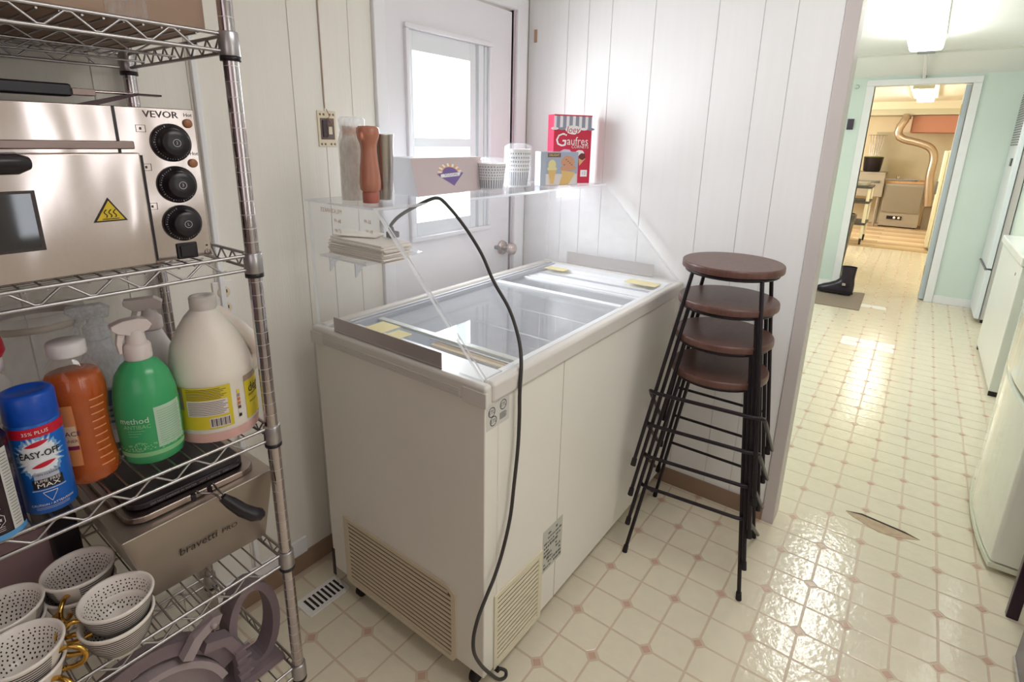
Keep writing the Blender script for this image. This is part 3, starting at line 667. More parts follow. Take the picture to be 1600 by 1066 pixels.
# ================================================================ STOOLS (stack of four)
FT = [(-.193, .171), (-.161, -.215), (.175, -.180), (.179, .211)]    # feet relative to centre (near-left, near-right, far-right, far-left)
SCX, SCY = .400, -.065
def make_stool():
    root = empty('bar_stool', (0, 0, 0))
    TX, TY = .012, -.018     # seat centre offset
    q = MB().lathe([(0, .688), (.1500, .688)], (TX, TY, 0), 48, smooth=False).lathe([(.1500, .688), (.1530, .690), (.1535, .694), (.1535, .705), (.1525, .709), (.1500, .711)], (TX, TY, 0), 48).lathe([(.1500, .711), (0, .711)], (TX, TY, 0), 48, smooth=False)
    q.build('seat', woodm, root, local=True)
    ring = [(TX+.137*cos(2*pi*k/36), TY+.137*sin(2*pi*k/36), .681) for k in range(36)]
    MB().tube(ring, .0065, 8, closed=True).build('seat_ring', blackm, root, local=True)
    LT = []
    for (fx, fy) in FT:
        a = atan2(fy, fx); t_ = Vector((TX+.137*cos(a), TY+.137*sin(a), .680)); LT.append(t_)
        ft = Vector((fx, fy, .004)); q = MB().tube([t_, ft], .0065, 8)
        q.build('leg', blackm, root, local=True)
        d = (t_-ft).normalized(); l_ = MB().tube([ft-Vector((0, 0, .004)), ft+d*.022], [.0095, .0085], 10).build('foot_cap', rubber, root.children[-1], local=True)
    def at(k, z):
        a = Vector((*FT[k], 0)); return a+(LT[k]-a)*(z/.680)
    # front rail hooking round the near legs then raking back down to the far feet
    nl, nr = at(0, .275), at(1, .275); fl, fr = at(3, .022), at(2, .022)
    o1 = Vector((-.016, .006, 0)); o2 = Vector((-.016, -.008, 0))
    path = [fl+Vector((-.004, .016, 0)), nl+Vector((.03, .026, -.03)), nl+Vector((.004, .020, -.006)), nl+Vector((-.012, .010, .001)), nl+o1+Vector((0, -.02, 0)), nr+o2+Vector((0, .02, 0)), nr+Vector((-.010, -.012, .001)), nr+Vector((.006, -.020, -.006)), nr+Vector((.03, -.022, -.03)), fr+Vector((-.004, -.016, 0))]
    MB().tube(path, .0062, 8).build('footrest', blackm, root, local=True)
    a, b_ = at(3, .288), at(2, .288)
    MB().tube([a, b_], .0052, 8).build('rear_rail', blackm, root, local=True)
    return root
st0 = make_stool()
names = ['lowest bar stool of the stack with black legs standing on the floor',
         'second bar stool from the bottom of the stacked dark wooden stools',
         'second bar stool from the top of the stacked dark wooden stools',
         'topmost bar stool of the stack with round walnut seat and black tube legs']
for k in range(4):
    o = st0 if k == 0 else copy_tree(st0)
    o.location = (SCX+.002*k, SCY+.000*k, .1175*k); tag(o, names[k], 'stool', 'stacked bar stools by the white wall')

# ================================================================ WIRE SHELVING UNIT
SX0, SX1, SY0, SY1 = -1.76, -.846, .463, .905
sh = empty('wire_shelving', (-1.3, .68, 0), 'chrome wire shelving unit loaded with cleaners, cups and small ovens', 'shelving')
for x in (SX0, SX1):
    for y in (SY0, SY1):
        q = MB(); q.lathe([(.0125, .03), (.0125, 1.87)], (x, y, 0), 28); q.lathe([(.0125, 1.87), (0, 1.87)], (x, y, 0), 28, smooth=False)
        p_ = q.build('post', chromep, sh)
        q = MB(); z = .06
        while z < 1.86: q.lathe([(.01265, z-.0006), (.01265, z+.0006)], (x, y, 0), 20); z += .0254
        q.build('height_groove', mat('groove_bright', (214, 208, 206), .4, .7), p_)['kind'] = 'stuff'
        MB().lathe([(0, 0), (.016, 0), (.016, .01), (.006, .014), (.006, .03), (0, .03)], (x, y, 0), 14).build('levelling_foot', blackp, p_)
SHZ = [1.583, 1.203, .842, .533, .215]
cw = bpy.data.meshes.new('cross_wire'); q = MB().tube([(0, SY0+.002, -.0045), (0, SY1-.002, -.0045)], .0017, 5, cap=True)
cw.from_pydata(q.v, [], q.f); cw.materials.append(chrome); cw.polygons.foreach_set('use_smooth', q.sm)
for zt in SHZ:
    q = MB(); e = .0032
    for y in (SY0, SY1):
        q.tube([(SX0+.01, y, zt), (SX1-.01, y, zt)], e, 8); q.tube([(SX0+.01, y, zt-.027), (SX1-.01, y, zt-.027)], e, 8)
        pts = []; x = SX0+.03; up = True
        while x < SX1-.03:
            zz = zt-.003 if up else zt-.024
            pts += [(x, y+.001, zz), (x+.008, y+.001, zz)]; x += .033; up = not up
        q.tube(pts, .0021, 6)
    for y in (SY0+.16, SY0+.30):
        q.tube([(SX0+.02, y, zt-.008), (SX1-.02, y, zt-.008)], .0021, 6)
        q.tube([(SX0+.02, y, zt-.026), (SX1-.02, y, zt-.026)], .0021, 6)
        pts = []; x = SX0+.03; up = False
        while x < SX1-.03:
            zz = zt-.009 if up else zt-.025
            pts += [(x, y, zz), (x+.008, y, zz)]; x += .033; up = not up
        q.tube(pts, .0016, 5)
    for x in (SX0, SX1):
        q.tube([(x, SY0+.01, zt), (x, SY1-.01, zt)], e, 8); q.tube([(x, SY0+.01, zt-.027), (x, SY1-.01, zt-.027)], e, 8)
        pts = []; y = SY0+.03; up = True
        while y < SY1-.03:
            zz = zt-.003 if up else zt-.024
            pts += [(x, y, zz), (x, y+.004, zz)]; y += .022; up = not up
        q.tube(pts, .0018, 6)
    s_ = q.build('shelf', chrome, sh)
    for x in (SX0, SX1):
        for y in (SY0, SY1): MB().lathe([(.0165, -.034), (.0170, -.033), (.0163, .003), (.0155, .0045), (.0125, .005)], (x, y, zt), 18).lathe([(.0126, -.042), (.0168, -.042), (.0168, -.034), (.0126, -.034)], (x, y, zt), 18, mi=1).build('collar', [mat('collar_metal', (178, 174, 176), .3, .9), blackp], s_)
    n_ = int((SX1-SX0)/.0254)
    for k in range(1, n_):
        o = bpy.data.objects.new('cross_wire', cw); COL.objects.link(o); o.parent = s_; o.location = (SX0+k*.0254+1.3, -.68, zt)
# ---- top shelf: cardboard box
bx = empty('cardboard_box', (-1.10, .68, 1.586), 'brown cardboard box sealed with clear tape on the top shelf', 'box')
MB().box(-1.42, -.868, .490, .86, 1.587, 1.85).build('carton', cardb, bx, bevel=.003)
MB().box(-1.012, -.955, .4885, .8615, 1.588, 1.8515).build('packing_tape', clear('tape_film', (214, 190, 160), .25, 1.0, .2), bx)

# ---- pizza oven
ov = empty('countertop_oven', (-1.18, .68, 1.205), 'stainless countertop pizza oven with black knobs on wire shelf', 'oven')
OX1, OX0, OY0, OY1, OZ0, OZ1 = -.901, -1.46, .500, .86, 1.207, 1.460
MB().box(OX0, OX1, OY0, OY1, OZ0, OZ1).build('housing', steel, ov, bevel=.002)
MB().box(-1.022, -1.018, OY0-.0012, OY0, OZ0, OZ1).build('panel_seam', blackp, ov)
MB().box(OX0+.03, -1.004, OY0-.018, OY0-.001, 1.395, 1.4075).build('top_hinge_bar', mat('dark_steel', (120, 104, 98), .25, 1), ov, bevel=.002)
dr = MB().box(OX0+.04, -1.004, OY0-.034, OY0-.004, 1.212, 1.390).build('oven_door', steel, ov, bevel=.003)
yf = OY0-.0345
MB().box(-1.0038, -.9985, OY0-.026, OY0-.0005, 1.216, 1.386).build('door_side_gap', blackm, ov)
wn = MB().box(-1.32, -1.147, yf-.0015, yf, 1.260, 1.336).build('door_window', mat('dark_glass', (24, 20, 22), .05, spec=.9), dr)
MB().box(-1.325, -1.142, yf-.0012, yf+.001, 1.256, 1.340).build('window_bezel', mat('dark_bezel', (60, 50, 48), .4), dr)
hd = MB(); hp = [(-1.32, yf-.030, 1.378), (-1.16, yf-.030, 1.378), (-1.148, yf-.026, 1.378)]; hd.tube(hp, [.0145, .0145, .009], 16); hd.tube([(-1.18, yf, 1.378), (-1.18, yf-.03, 1.378)], .006, 8)
hd.build('door_handle', blackp, dr)
q = MB(); A = [(-1.058, 1.324), (-1.0805, 1.288), (-1.036, 1.288)]
q.prism([(x, yf-.0008, z) for x, z in A], (0, .0008, 0), 0)
ce = (sum(a[0] for a in A)/3, sum(a[1] for a in A)/3)
q.prism([(ce[0]+(x-ce[0])*.82, yf-.0014, ce[1]+(z-ce[1])*.82) for x, z in A], (0, .0006, 0), 1)
for dx in (-.006, 0, .006):
    q.tube([(ce[0]+dx+.0018*sin(k*1.05), yf-.0018, ce[1]-.0055+k*.0017) for k in range(8)], .0007, 5, 0)
q.box(ce[0]-.011, ce[0]+.011, yf-.002, yf-.0014, ce[1]-.0085, ce[1]-.0073, 0)
q.build('hot_surface_sticker', [ink, mat('warning_yellow', (214, 186, 40), .4)], dr)
def knob(x, z, sym):
    k_ = MB(); c_ = (x, OY0, z)
    k_.lathe([(.031, 0), (.031, .004), (.0295, .006), (.0245, .0075), (.0240, .010), (.0218, .021), (.020, .023), (.008, .023), (0, .023)], c_, 36, axis='y')
    o = k_.build('knob', blackp, ov)
    t_ = MB()
    for a in range(28):
        an = R(110+a*8.5) ; L_ = .0012 if a % 4 else .003
        e1 = Vector((cos(an), 0, sin(an))); q0 = Vector((x, OY0-.0072, z))+e1*.0262; e2 = Vector((-sin(an), 0, cos(an)))*.0004
        t_.add([q0-e2, q0+e2, q0+e2+e1*L_, q0-e2+e1*L_], [(0, 1, 2, 3)])
    for a in range(24):
        a0, a1 = 2*pi*a/24, 2*pi*(a+1)/24
        t_.add([(x+r_*cos(aa), OY0-.0236, z+r_*sin(aa)) for r_, aa in ((.0062, a0), (.0062, a1), (.0054, a1), (.0054, a0))], [(0, 1, 2, 3)])
    text_flat(t_, sym, .007, (x, OY0-.0237, z), (1, 0, 0), (0, 0, 1))
    t_.build('dial_marks', mat('dial_white', (190, 184, 190), .5), o)
for z, sm_ in ((1.405, '2'), (1.336, '3'), (1.270, 'L')): knob(-.944, z, sm_)
for x, z in ((-.914, 1.437), (-.914, 1.371)): MB().lathe([(.0075, 0), (.0075, .0025), (.006, .004), (0, .0045)], (x, OY0, z), 18, axis='y').build('pilot_lamp', mat('amber_lens', (158, 108, 74), .3), ov)
sw = MB().box(-.960, -.926, OY0-.003, OY0, 1.207, 1.235).build('power_switch', blackp, ov, bevel=.002)
MB().box(-.955, -.931, OY0-.006, OY0-.003, 1.211, 1.231).build('rocker', blackp, sw, bevel=.001)
eg = mat('engraved_grey', (78, 64, 66), .5)
q = MB(); text_flat(q, 'VEVOR', .015, (-.954, OY0-.0005, 1.4495), (1, 0, 0), (0, 0, 1), sx=1.12); text_flat(q, 'VEVOR', .015, (-.9535, OY0-.0006, 1.4493), (1, 0, 0), (0, 0, 1), sx=1.12); q.build('name_lettering', eg, ov)
for s_, x, z in (('Hot', -.912, 1.4505), ('Hot', -.910, 1.387)): q = MB(); text_flat(q, s_, .0085, (x, OY0-.0005, z), (1, 0, 0), (0, 0, 1)); q.build('hot_lettering', eg, ov)
for x, z in ((-.986, 1.427), (-.986, 1.366), (-.986, 1.302)):
    q = MB()
    for a in ((-.007, .007, .0050, .0056), (-.007, .007, -.0056, -.0050)): q.box(x+a[0], x+a[1], OY0-.0006, OY0-.0001, z+a[2], z+a[3])
    for a in (-.007, .0065): q.box(x+a, x+a+.0006, OY0-.0006, OY0-.0001, z-.0056, z+.0056)
    q.box(x-.002, x+.001, OY0-.0006, OY0-.0001, z-.002, z+.002); q.build('dial_symbol', eg, ov)
q = MB()
for a in range(16):
    a0, a1 = R(120)+R(300)*a/16, R(120)+R(300)*(a+1)/16
    q.add([(-.909+r_*cos(aa), OY0-.0006, 1.2135+r_*sin(aa)) for r_, aa in ((.0052, a0), (.0052, a1), (.0044, a1), (.0044, a0))], [(0, 1, 2, 3)])
q.box(-.9094, -.9086, OY0-.0006, OY0-.0001, 1.214, 1.2195); q.build('power_symbol', eg, ov)
MB().box(-.9105, -.9075, OY0-.0006, OY0-.0001, 1.2245, 1.2275).build('lamp_symbol', eg, ov)
MB().box(-1.020, -1.0045, OY0-.006, OY0-.0012, 1.2072, 1.2115).build('caution_tag', mat('tag_pink', (196, 160, 146), .5), ov)
# ---- on top of the oven
ut = empty('grill_spatula', (-1.1, .62, 1.466), 'black handled steel spatula lying across the top of the oven', 'utensil')
q = MB().box(-1.42, -1.040, .595, .625, 1.4745, 1.494); q.build('handle', blackp, ut, bevel=.004)
MB().box(-1.040, -1.008, .598, .622, 1.4775, 1.488).build('ferrule', mat('dark_steel', (120, 104, 98), .25, 1), ut, bevel=.001)
MB().tube([(-1.008, .61, 1.4855), (-.950, .61, 1.4855)], .0022, 8).build('shaft', steel, ut)
MB().box(-.950, -.908, .600, .620, 1.4835, 1.4865).prism([(-1.045, .60, 1.4615), (-1.015, .60, 1.4615), (-.945, .60, 1.483), (-.955, .60, 1.4855)], (0, .02, 0)).build('blade', mat('blackened_steel', (70, 56, 58), .35, .8), ut)
q = MB()
for z_, y_ in ((1.4630, .66), (1.4630, .83)): q.tube([(-1.42, y_, z_), (-1.02, y_, z_)], .0020, 6)
for k in range(15): x = -1.40+k*.027; q.tube([(x, .66, 1.4640), (x+.012, .83, 1.4640)], .0016, 5)
o = q.build('wire_rack', blackm); tag(o, 'thin black wire rack lying flat on the oven top', 'rack')

# ---- cleaners on the second shelf (top z)
Z2 = SHZ[2]-.001
def vang(c): return atan2(CAM.y-c[1], CAM.x-c[0])
# gallon jug
c = (-.906, .556, Z2); va = vang(c)
jg = empty('jug', c, 'white gallon jug with yellow labels and a little pink liquid beside the chrome post', 'jug')
def ring_loft(mb, rings, seg=36, mi=0):
    vs = []; fs = []
    for (cx, cy, rx, ry, z) in rings:
        for k in range(seg): a = 2*pi*k/seg; vs.append((cx+rx*cos(a), cy+ry*sin(a), z))
    for i in range(len(rings)-1):
        for k in range(seg): fs.append((i*seg+k, i*seg+(k+1) % seg, (i+1)*seg+(k+1) % seg, (i+1)*seg+k))
    mb.add(vs, fs, mi, True); mb.add(vs[:seg], [tuple(range(seg-1, -1, -1))], mi); mb.add(vs[-seg:], [tuple(range(seg))], mi)
frost = mat('frosted_jug', (232, 224, 212), .4, sss=.3, var=.03)
q = MB(); ring_loft(q, [(c[0], c[1], a, a, Z2+b_) for a, b_ in ((.060, 0), (.070, .004), (.0735, .014), (.0745, .03), (.0745, .118), (.0765, .124), (.0765, .136), (.0735, .150), (.066, .185), (.052, .215), (.036, .240), (.023, .254), (.021, .262))])
q.build('jug_body', frost, jg)
MB().lathe([(.0735, .001), (.0748, .013), (.0750, .021)], c, 36).build('pink_liquid', mat('pink_liquid', (222, 176, 166), .4), jg)
hx = Vector((cos(va+R(82)), sin(va+R(82)), 0)); cc_ = Vector(c)
hp = [cc_+hx*.014+Vector((0, 0, .246)), cc_+hx*.034+Vector((0, 0, .232)), cc_+hx*.062+Vector((0, 0, .200)), cc_+hx*.084+Vector((0, 0, .168)), cc_+hx*.088+Vector((0, 0, .145)), cc_+hx*.068+Vector((0, 0, .122))]
MB().tube(smooth_path(hp, 5), .0145, 14).build('jug_handle', frost, jg)
cp = MB().lathe([(.0225, .252), (.0240, .253), (.0240, .276), (.0225, .2785), (.012, .2785), (.010, .2770), (0, .2770)], c, 30); cp.build('cap', mat('ribbed_cap', (216, 208, 202), .4), jg)
yl = mat('yellow_label', (214, 194, 50), .5); gyl = mat('label_taupe', (164, 142, 124), .5)
q = MB(); rj = .0752
cyl_patch(q, c, rj, va+R(-78), va+R(-46), Z2+.028, Z2+.118, 0); cyl_patch(q, c, rj+.0002, va+R(-78), va+R(-44), Z2+.070, Z2+.116, 1)
cyl_patch(q, c, rj+.0004, va+R(-46), va+R(20), Z2+.030, Z2+.117, 0); cyl_patch(q, c, rj+.0008, va+R(-41), va+R(14), Z2+.058, Z2+.090, 2)
cyl_patch(q, c, rj+.0008, va+R(-12), va+R(15), Z2+.033, Z2+.053, 2)
cyl_patch(q, c, rj+.0004, va+R(42), va+R(90), Z2+.028, Z2+.108, 0); cyl_patch(q, c, rj+.0005, va+R(42), va+R(90), Z2+.108, Z2+.121, 1)
for k in range(13): a = -10+k*1.9; cyl_patch(q, c, rj+.0012, va+R(a), va+R(a+.6+.7*(k % 3 == 0)), Z2+.035, Z2+.051, 3, n=1)
for k in range(8): cyl_patch(q, c, rj+.0012, va+R(-39), va+R(8+3*(k % 3)), Z2+.0605+k*.0036, Z2+.0617+k*.0036, 4, n=5)
for k in range(7): cyl_patch(q, c, rj+.0010, va+R(-40), va+R(6+4*(k % 3)), Z2+.0925+k*.0033, Z2+.0938+k*.0033, 4, n=5)
for k, m_ in enumerate((0, 1, 5, 5, 4, 2, 3)): cyl_patch(q, c, rj+.0006, va+R(28), va+R(32.5), Z2+.092-k*.0085, Z2+.0985-k*.0085, m_, n=1)
text_cyl(q, 'dégraissant', .027, c, rj+.0012, va+R(48), Z2+.090, 3, 'LEFT'); text_cyl(q, 'surpuissant', .009, c, rj+.0012, va+R(48), Z2+.077, 3, 'LEFT'); text_cyl(q, 'nettoyant', .007, c, rj+.0012, va+R(49), Z2+.062, 4, 'LEFT')
q.build('labels', [yl, gyl, mat('label_white', (220, 210, 206), .5), ink, mat('label_text', (96, 88, 60), .6), mat('swatch_orange', (200, 120, 80), .5)], jg)
# green spray bottle
c = (-1.030, .545, Z2); va = vang(c)
gb = empty('spray_bottle', c, 'green method antibacterial spray bottle with white trigger', 'bottle')
gb['label'] = 'green liquid cleaner spray bottle with white trigger and pale label'
GP = [(.040, 0), (.047, .006), (.0495, .025), (.0505, .06), (.0510, .10), (.0485, .135), (.041, .165), (.030, .182), (.0185, .192), (.016, .196)]
def grad(z):
    h_ = z-Z2
    for (r0_, h0), (r1_, h1) in zip(GP[:-1], GP[1:]):
        if h0 <= h_ <= h1: return r0_+(r1_-r0_)*(h_-h0)/max(1e-6, h1-h0)+.0006
    return .05
MB().lathe([(0, 0)]+GP, c, 40).build('bottle_body', mat('green_gel', (70, 176, 112), .22, trans=.15, var=.1, vscale=6), gb)
q = MB(); cyl_patch(q, c, 0, va+R(8), va+R(66), Z2+.034, Z2+.112, 0, n=12, radf=grad, nz=6); cyl_patch(q, c, 0, va+R(-80), va+R(75), Z2+.020, Z2+.029, 2, n=20, radf=grad, nz=2)
for k in range(15): cyl_patch(q, c, 0, va+R(13), va+R(58+5*(k % 2)), Z2+.0405+k*.0045, Z2+.0414+k*.0045, 3, n=8, radf=lambda z: grad(z)+.0004)
for k in range(130):
    a = random.uniform(-75, 75); zz = Z2+.031+random.uniform(0, .020)*(1-abs(a-0)/120)
    cyl_patch(q, c, 0, va+R(a), va+R(a+2.2), zz, zz+.0018, 2, n=1, radf=lambda z: grad(z)+.0002)
for k in range(18):
    aa = 2*pi*k/18; cyl_patch(q, c, 0, va+R(-25)+.16*cos(aa), va+R(-25)+.16*cos(aa)+.03, Z2+.040+.0085*sin(aa), Z2+.0425+.0085*sin(aa), 2, n=1, radf=lambda z: grad(z)+.0006)
text_cyl(q, 'method', .0155, c, 0, va+R(-28), Z2+.092, 1, radf=lambda z: grad(z)+.0005); text_cyl(q, 'ANTIBAC', .0105, c, 0, va+R(-24), Z2+.080, 2, radf=lambda z: grad(z)+.0005)
for k in range(3): cyl_patch(q, c, 0, va+R(-42), va+R(-12-6*k), Z2+.072-k*.005, Z2+.0728-k*.005, 2, n=4, radf=grad)
q.build('labels', [mat('label_mint', (176, 204, 180), .5), mat('label_pale_green', (206, 226, 206), .5), mat('label_leaf', (140, 200, 140), .5), mat('label_faint', (130, 160, 136), .5)], gb)
lx = Vector((cos(va-R(80)), sin(va-R(80)), 0))
q = MB().lathe([(.0165, .190), (.0215, .192), (.0215, .215), (.019, .220), (.016, .222), (.0135, .245), (0, .245)], c, 26)
hw = Vector((-lx.y, lx.x, 0))*.0115; cc_ = Vector(c)
side = [(-.026, .252), (-.020, .243), (-.012, .240), (.010, .238), (.026, .244), (.034, .252), (.034, .260), (.016, .266), (-.006, .267), (-.020, .262)]
q.prism([cc_-hw+lx*x+Vector((0, 0, z)) for x, z in side], hw*2)
q.prism([cc_-hw*.6+lx*x+Vector((0, 0, z)) for x, z in ((.014, .240), (.026, .244), (.030, .225), (.028, .206), (.023, .207), (.021, .225))], hw*1.2)
q.build('trigger_sprayer', mat('trigger_white', (216, 204, 200), .35, sss=.2), gb, bevel=.002)
# orange bottle
c = (-1.124, .560, Z2); va = vang(c)
ob = empty('cleaner_bottle', c, 'clear bottle of orange floor cleaner with white screw cap', 'bottle')
OP = [(.038, 0), (.0425, .006), (.0435, .03), (.041, .05), (.0395, .075), (.0405, .12), (.044, .15), (.0445, .165), (.041, .185), (.033, .205), (.022, .222), (.0195, .226)]
def orad(z):
    h_ = z-Z2
    for (r0_, h0), (r1_, h1) in zip(OP[:-1], OP[1:]):
        if h0 <= h_ <= h1: return r0_+(r1_-r0_)*(h_-h0)/max(1e-6, h1-h0)+.0007
    return .04
MB().lathe([(0, .001)]+[(a-.0012, b_) for a, b_ in OP if b_ < .19]+[(.035, .193), (0, .193)], c, 14).build('orange_liquid', mat('orange_liquid', (206, 96, 24), .08, trans=.35, var=.12, vscale=10), ob)
MB().lathe(OP, c, 36).build('bottle_shell', clear('pet_shell', (255, 244, 232), .015, .9), ob)
q = MB()
for k in range(10):
    z = Z2+.03+k*.0135; cyl_patch(q, c, 0, va+R(18), va+R(48), z, z+.0022, 0, n=5, radf=lambda z: orad(z)+.0012)
q.build('moulded_ribs', mat('rib_highlight', (224, 150, 96), .2), ob)
q = MB(); cyl_patch(q, c, 0, va+R(-85), va+R(-12), Z2+.040, Z2+.150, 0, n=12, radf=orad, nz=8); cyl_patch(q, c, 0, va+R(-85), va+R(-14), Z2+.075, Z2+.112, 1, n=10, radf=lambda z: orad(z)+.0003, nz=3)
cyl_patch(q, c, 0, va+R(-85), va+R(-14), Z2+.069, Z2+.076, 3, n=10, radf=lambda z: orad(z)+.0004, nz=2)
text_cyl(q, 'SURFACE', .012, c, 0, va+R(-40), Z2+.098, 2, radf=lambda z: orad(z)+.0007); text_cyl(q, 'CLEANER', .0075, c, 0, va+R(-36), Z2+.085, 3, radf=lambda z: orad(z)+.0007)
q.build('label', [mat('label_orange', (222, 140, 84), .4), mat('label_buff', (232, 196, 160), .4), mat('label_navy', (50, 40, 80), .5), mat('label_plum', (130, 34, 70), .5)], ob)
MB().lathe([(.0195, .222), (.0255, .224), (.0265, .227), (.0265, .245), (.0245, .248), (0, .248)], c, 28).build('cap', mat('cap_white', (216, 210, 210), .4), ob)
# blue oven cleaner can
c = (-1.192, .515, Z2); va = vang(c); rc = .0335
bc = empty('aerosol_can', c, 'blue capped oven cleaner can with red and white lettering', 'can')
q = MB(); q.lathe([(0, .002), (rc-.003, 0), (rc, .003), (rc, .149), (rc-.002, .153), (rc-.004, .156), (0, .156)], c, 36); q.build('can_body', mat('can_blue', (24, 98, 190), .3), bc)
MB().lathe([(rc-.0005, .153), (rc, .155), (rc, .194), (rc-.003, .199), (rc-.010, .200), (rc-.012, .1985), (0, .1985)], c, 36).build('cap', mat('cap_blue', (14, 74, 176), .3), bc)
q = MB(); k_ = rc+.0004
# starburst
ang0 = va+R(-4); zc0 = Z2+.098
vs = [(c[0]+k_*cos(ang0), c[1]+k_*sin(ang0), zc0)]; NS = 56
for i in range(NS):
    aa = 2*pi*i/NS; L_ = (1.0 if i % 2 else .80)*(1+.1*sin(i*2.3)); a = ang0+.98*L_*cos(aa); z = zc0+.040*L_*sin(aa); vs.append((c[0]+k_*cos(a), c[1]+k_*sin(a), z))
# subdivide radially for curvature
mbv = MB(); cx_, cy_ = c[0], c[1]
def bpt(i, t): 
    aa = 2*pi*i/NS; L_ = ((1.0 if i % 2 else .80)*(1+.1*sin(i*2.3)))*t; a = ang0+.98*L_*cos(aa); z = zc0+.040*L_*sin(aa); return (cx_+k_*cos(a), cy_+k_*sin(a), z)
for i in range(NS):
    j_ = (i+1) % NS
    for s_ in range(6):
        t0, t1 = s_/6, (s_+1)/6
        q.add([bpt(i, t0), bpt(i, t1), bpt(j_, t1), bpt(j_, t0)], [(0, 1, 2, 3)], 5 if s_ < 5 else 6, True)
cyl_patch(q, c, k_+.0004, va-R(100), va+R(100), Z2+.1325, Z2+.1485, 1, n=28)
text_cyl(q, '35% PLUS', .008, c, k_+.001, va+R(-2), Z2+.1400, 2); 
def lens(z, h_, w_, a, mi):
    n_ = 10
    for s_ in range(n_):
        x0, x1 = -1+2*s_/n_, -1+2*(s_+1)/n_
        h0, h1 = h_*(1-x0*x0), h_*(1-x1*x1); a0, a1 = a+w_*x0, a+w_*x1
        q.add([(cx_+(k_+.0008)*cos(a0), cy_+(k_+.0008)*sin(a0), z-h0*.5+.003*x0), (cx_+(k_+.0008)*cos(a1), cy_+(k_+.0008)*sin(a1), z-h1*.5+.003*x1), (cx_+(k_+.0008)*cos(a1), cy_+(k_+.0008)*sin(a1), z+h1*.5+.003*x1), (cx_+(k_+.0008)*cos(a0), cy_+(k_+.0008)*sin(a0), z+h0*.5+.003*x0)], [(0, 1, 2, 3)], mi)
lens(Z2+.1215, .008, .45, va+R(-4), 1); lens(Z2+.0860, .008, .45, va+R(2), 1)
text_cyl(q, 'EASY-OFF', .0150, c, k_+.0012, va+R(-2), Z2+.104, 3, sx=.80); text_cyl(q, 'EASY-OFF', .0150, c, k_+.0014, va+R(-1.2), Z2+.1035, 3, sx=.80)
cyl_patch(q, c, k_+.0006, va-R(30), va+R(34), Z2+.046, Z2+.062, 3, n=10); cyl_patch(q, c, k_+.0005, va-R(24), va+R(28), Z2+.0615, Z2+.074, 4, n=10)
text_cyl(q, 'OVEN CLEANER', .0048, c, k_+.001, va+R(2), Z2+.070, 3)
text_cyl(q, 'FUME FREE', .0068, c, k_+.001, va+R(2), Z2+.0585, 2); text_cyl(q, 'MAX', .0105, c, k_+.001, va+R(2), Z2+.0510, 2, sx=1.3)
cyl_patch(q, c, k_+.0005, va-R(34), va+R(38), Z2+.0425, Z2+.044, 4, n=10)
for s_ in range(6):   # white triangle outline
    t0, t1 = s_/6, (s_+1)/6
    for sg in (-1, 1):
        a0, a1 = va+R(2)+sg*R(15)*(1-t0), va+R(2)+sg*R(15)*(1-t1)
        q.add([(cx_+(k_+.0007)*cos(aa), cy_+(k_+.0007)*sin(aa), zz) for aa, zz in ((a0, Z2+.039-t0*.016), (a1, Z2+.039-t1*.016), (a1, Z2+.0378-t1*.016), (a0, Z2+.0378-t0*.016))], [(0, 1, 2, 3)], 2)
cyl_patch(q, c, k_+.0007, va-R(13), va+R(17), Z2+.0385, Z2+.0395, 2, n=4)
text_cyl(q, 'CAUTION / ATTENTION', .0052, c, k_+.0008, va+R(3), Z2+.0175, 2); 
for k in range(2): cyl_patch(q, c, k_+.0006, va-R(34), va+R(38), Z2+.010+k*.0025, Z2+.0107+k*.0025, 4, n=8)
q.build('label_print', [whitep, mat('can_red', (196, 26, 52), .35), mat('can_white', (232, 226, 220), .4), ink, mat('can_silver', (176, 180, 196), .4), mat('burst_white', (226, 230, 236), .4), mat('burst_pale', (120, 168, 216), .4)], bc)
# black aerosol can at the left edge
c = (-1.262, .492, Z2); va = vang(c); rc = .0345
bc = empty('aerosol_can', c, 'black aerosol can with a pale blue base band at the left edge', 'can')
MB().lathe([(0, .002), (rc-.003, 0), (rc, .003), (rc, .152), (rc-.003, .158), (rc-.010, .164), (rc-.012, .190), (rc-.016, .196), (0, .196)], c, 36).build('can_body', mat('can_black', (40, 22, 34), .25), bc)
q = MB(); k_ = rc+.0004
cyl_patch(q, c, k_, va-R(120), va+R(70), Z2+.003, Z2+.012, 0, n=24); cyl_patch(q, c, k_, va-R(120), va+R(30), Z2+.128, Z2+.133, 0, n=20); cyl_patch(q, c, k_, va+R(30), va+R(56), Z2+.012, Z2+.142, 1, n=6)
for k in range(24): cyl_patch(q, c, k_+.0004, va+R(34), va+R(50+(k % 3)*1.5), Z2+.018+k*.0050, Z2+.0192+k*.0050, 3, n=3)
for i in range(8):
    a0, a1 = 2*pi*(i+.5)/8, 2*pi*(i+1.5)/8
    for ra, rb in ((.0125, .0115),):
        q.add([(c[0]+(k_+.0004)*cos(va+R(-2)+x_/rc), c[1]+(k_+.0004)*sin(va+R(-2)+x_/rc), Z2+.036+z_) for x_, z_ in ((ra*cos(a0), ra*sin(a0)), (ra*cos(a1), ra*sin(a1)), (rb*cos(a1), rb*sin(a1)), (rb*cos(a0), rb*sin(a0)))], [(0, 1, 2, 3)], 2)
for i in range(6):
    a0 = 2*pi*i/6; q.add([(c[0]+(k_+.0005)*cos(va+R(-2)+x_/rc), c[1]+(k_+.0005)*sin(va+R(-2)+x_/rc), Z2+.036+z_) for x_, z_ in ((.002*cos(a0-.6), .002*sin(a0-.6)), (.008*cos(a0-.3), .008*sin(a0-.3)), (.008*cos(a0+.3), .008*sin(a0+.3)), (.002*cos(a0+.6), .002*sin(a0+.6)))], [(0, 1, 2, 3)], 2)
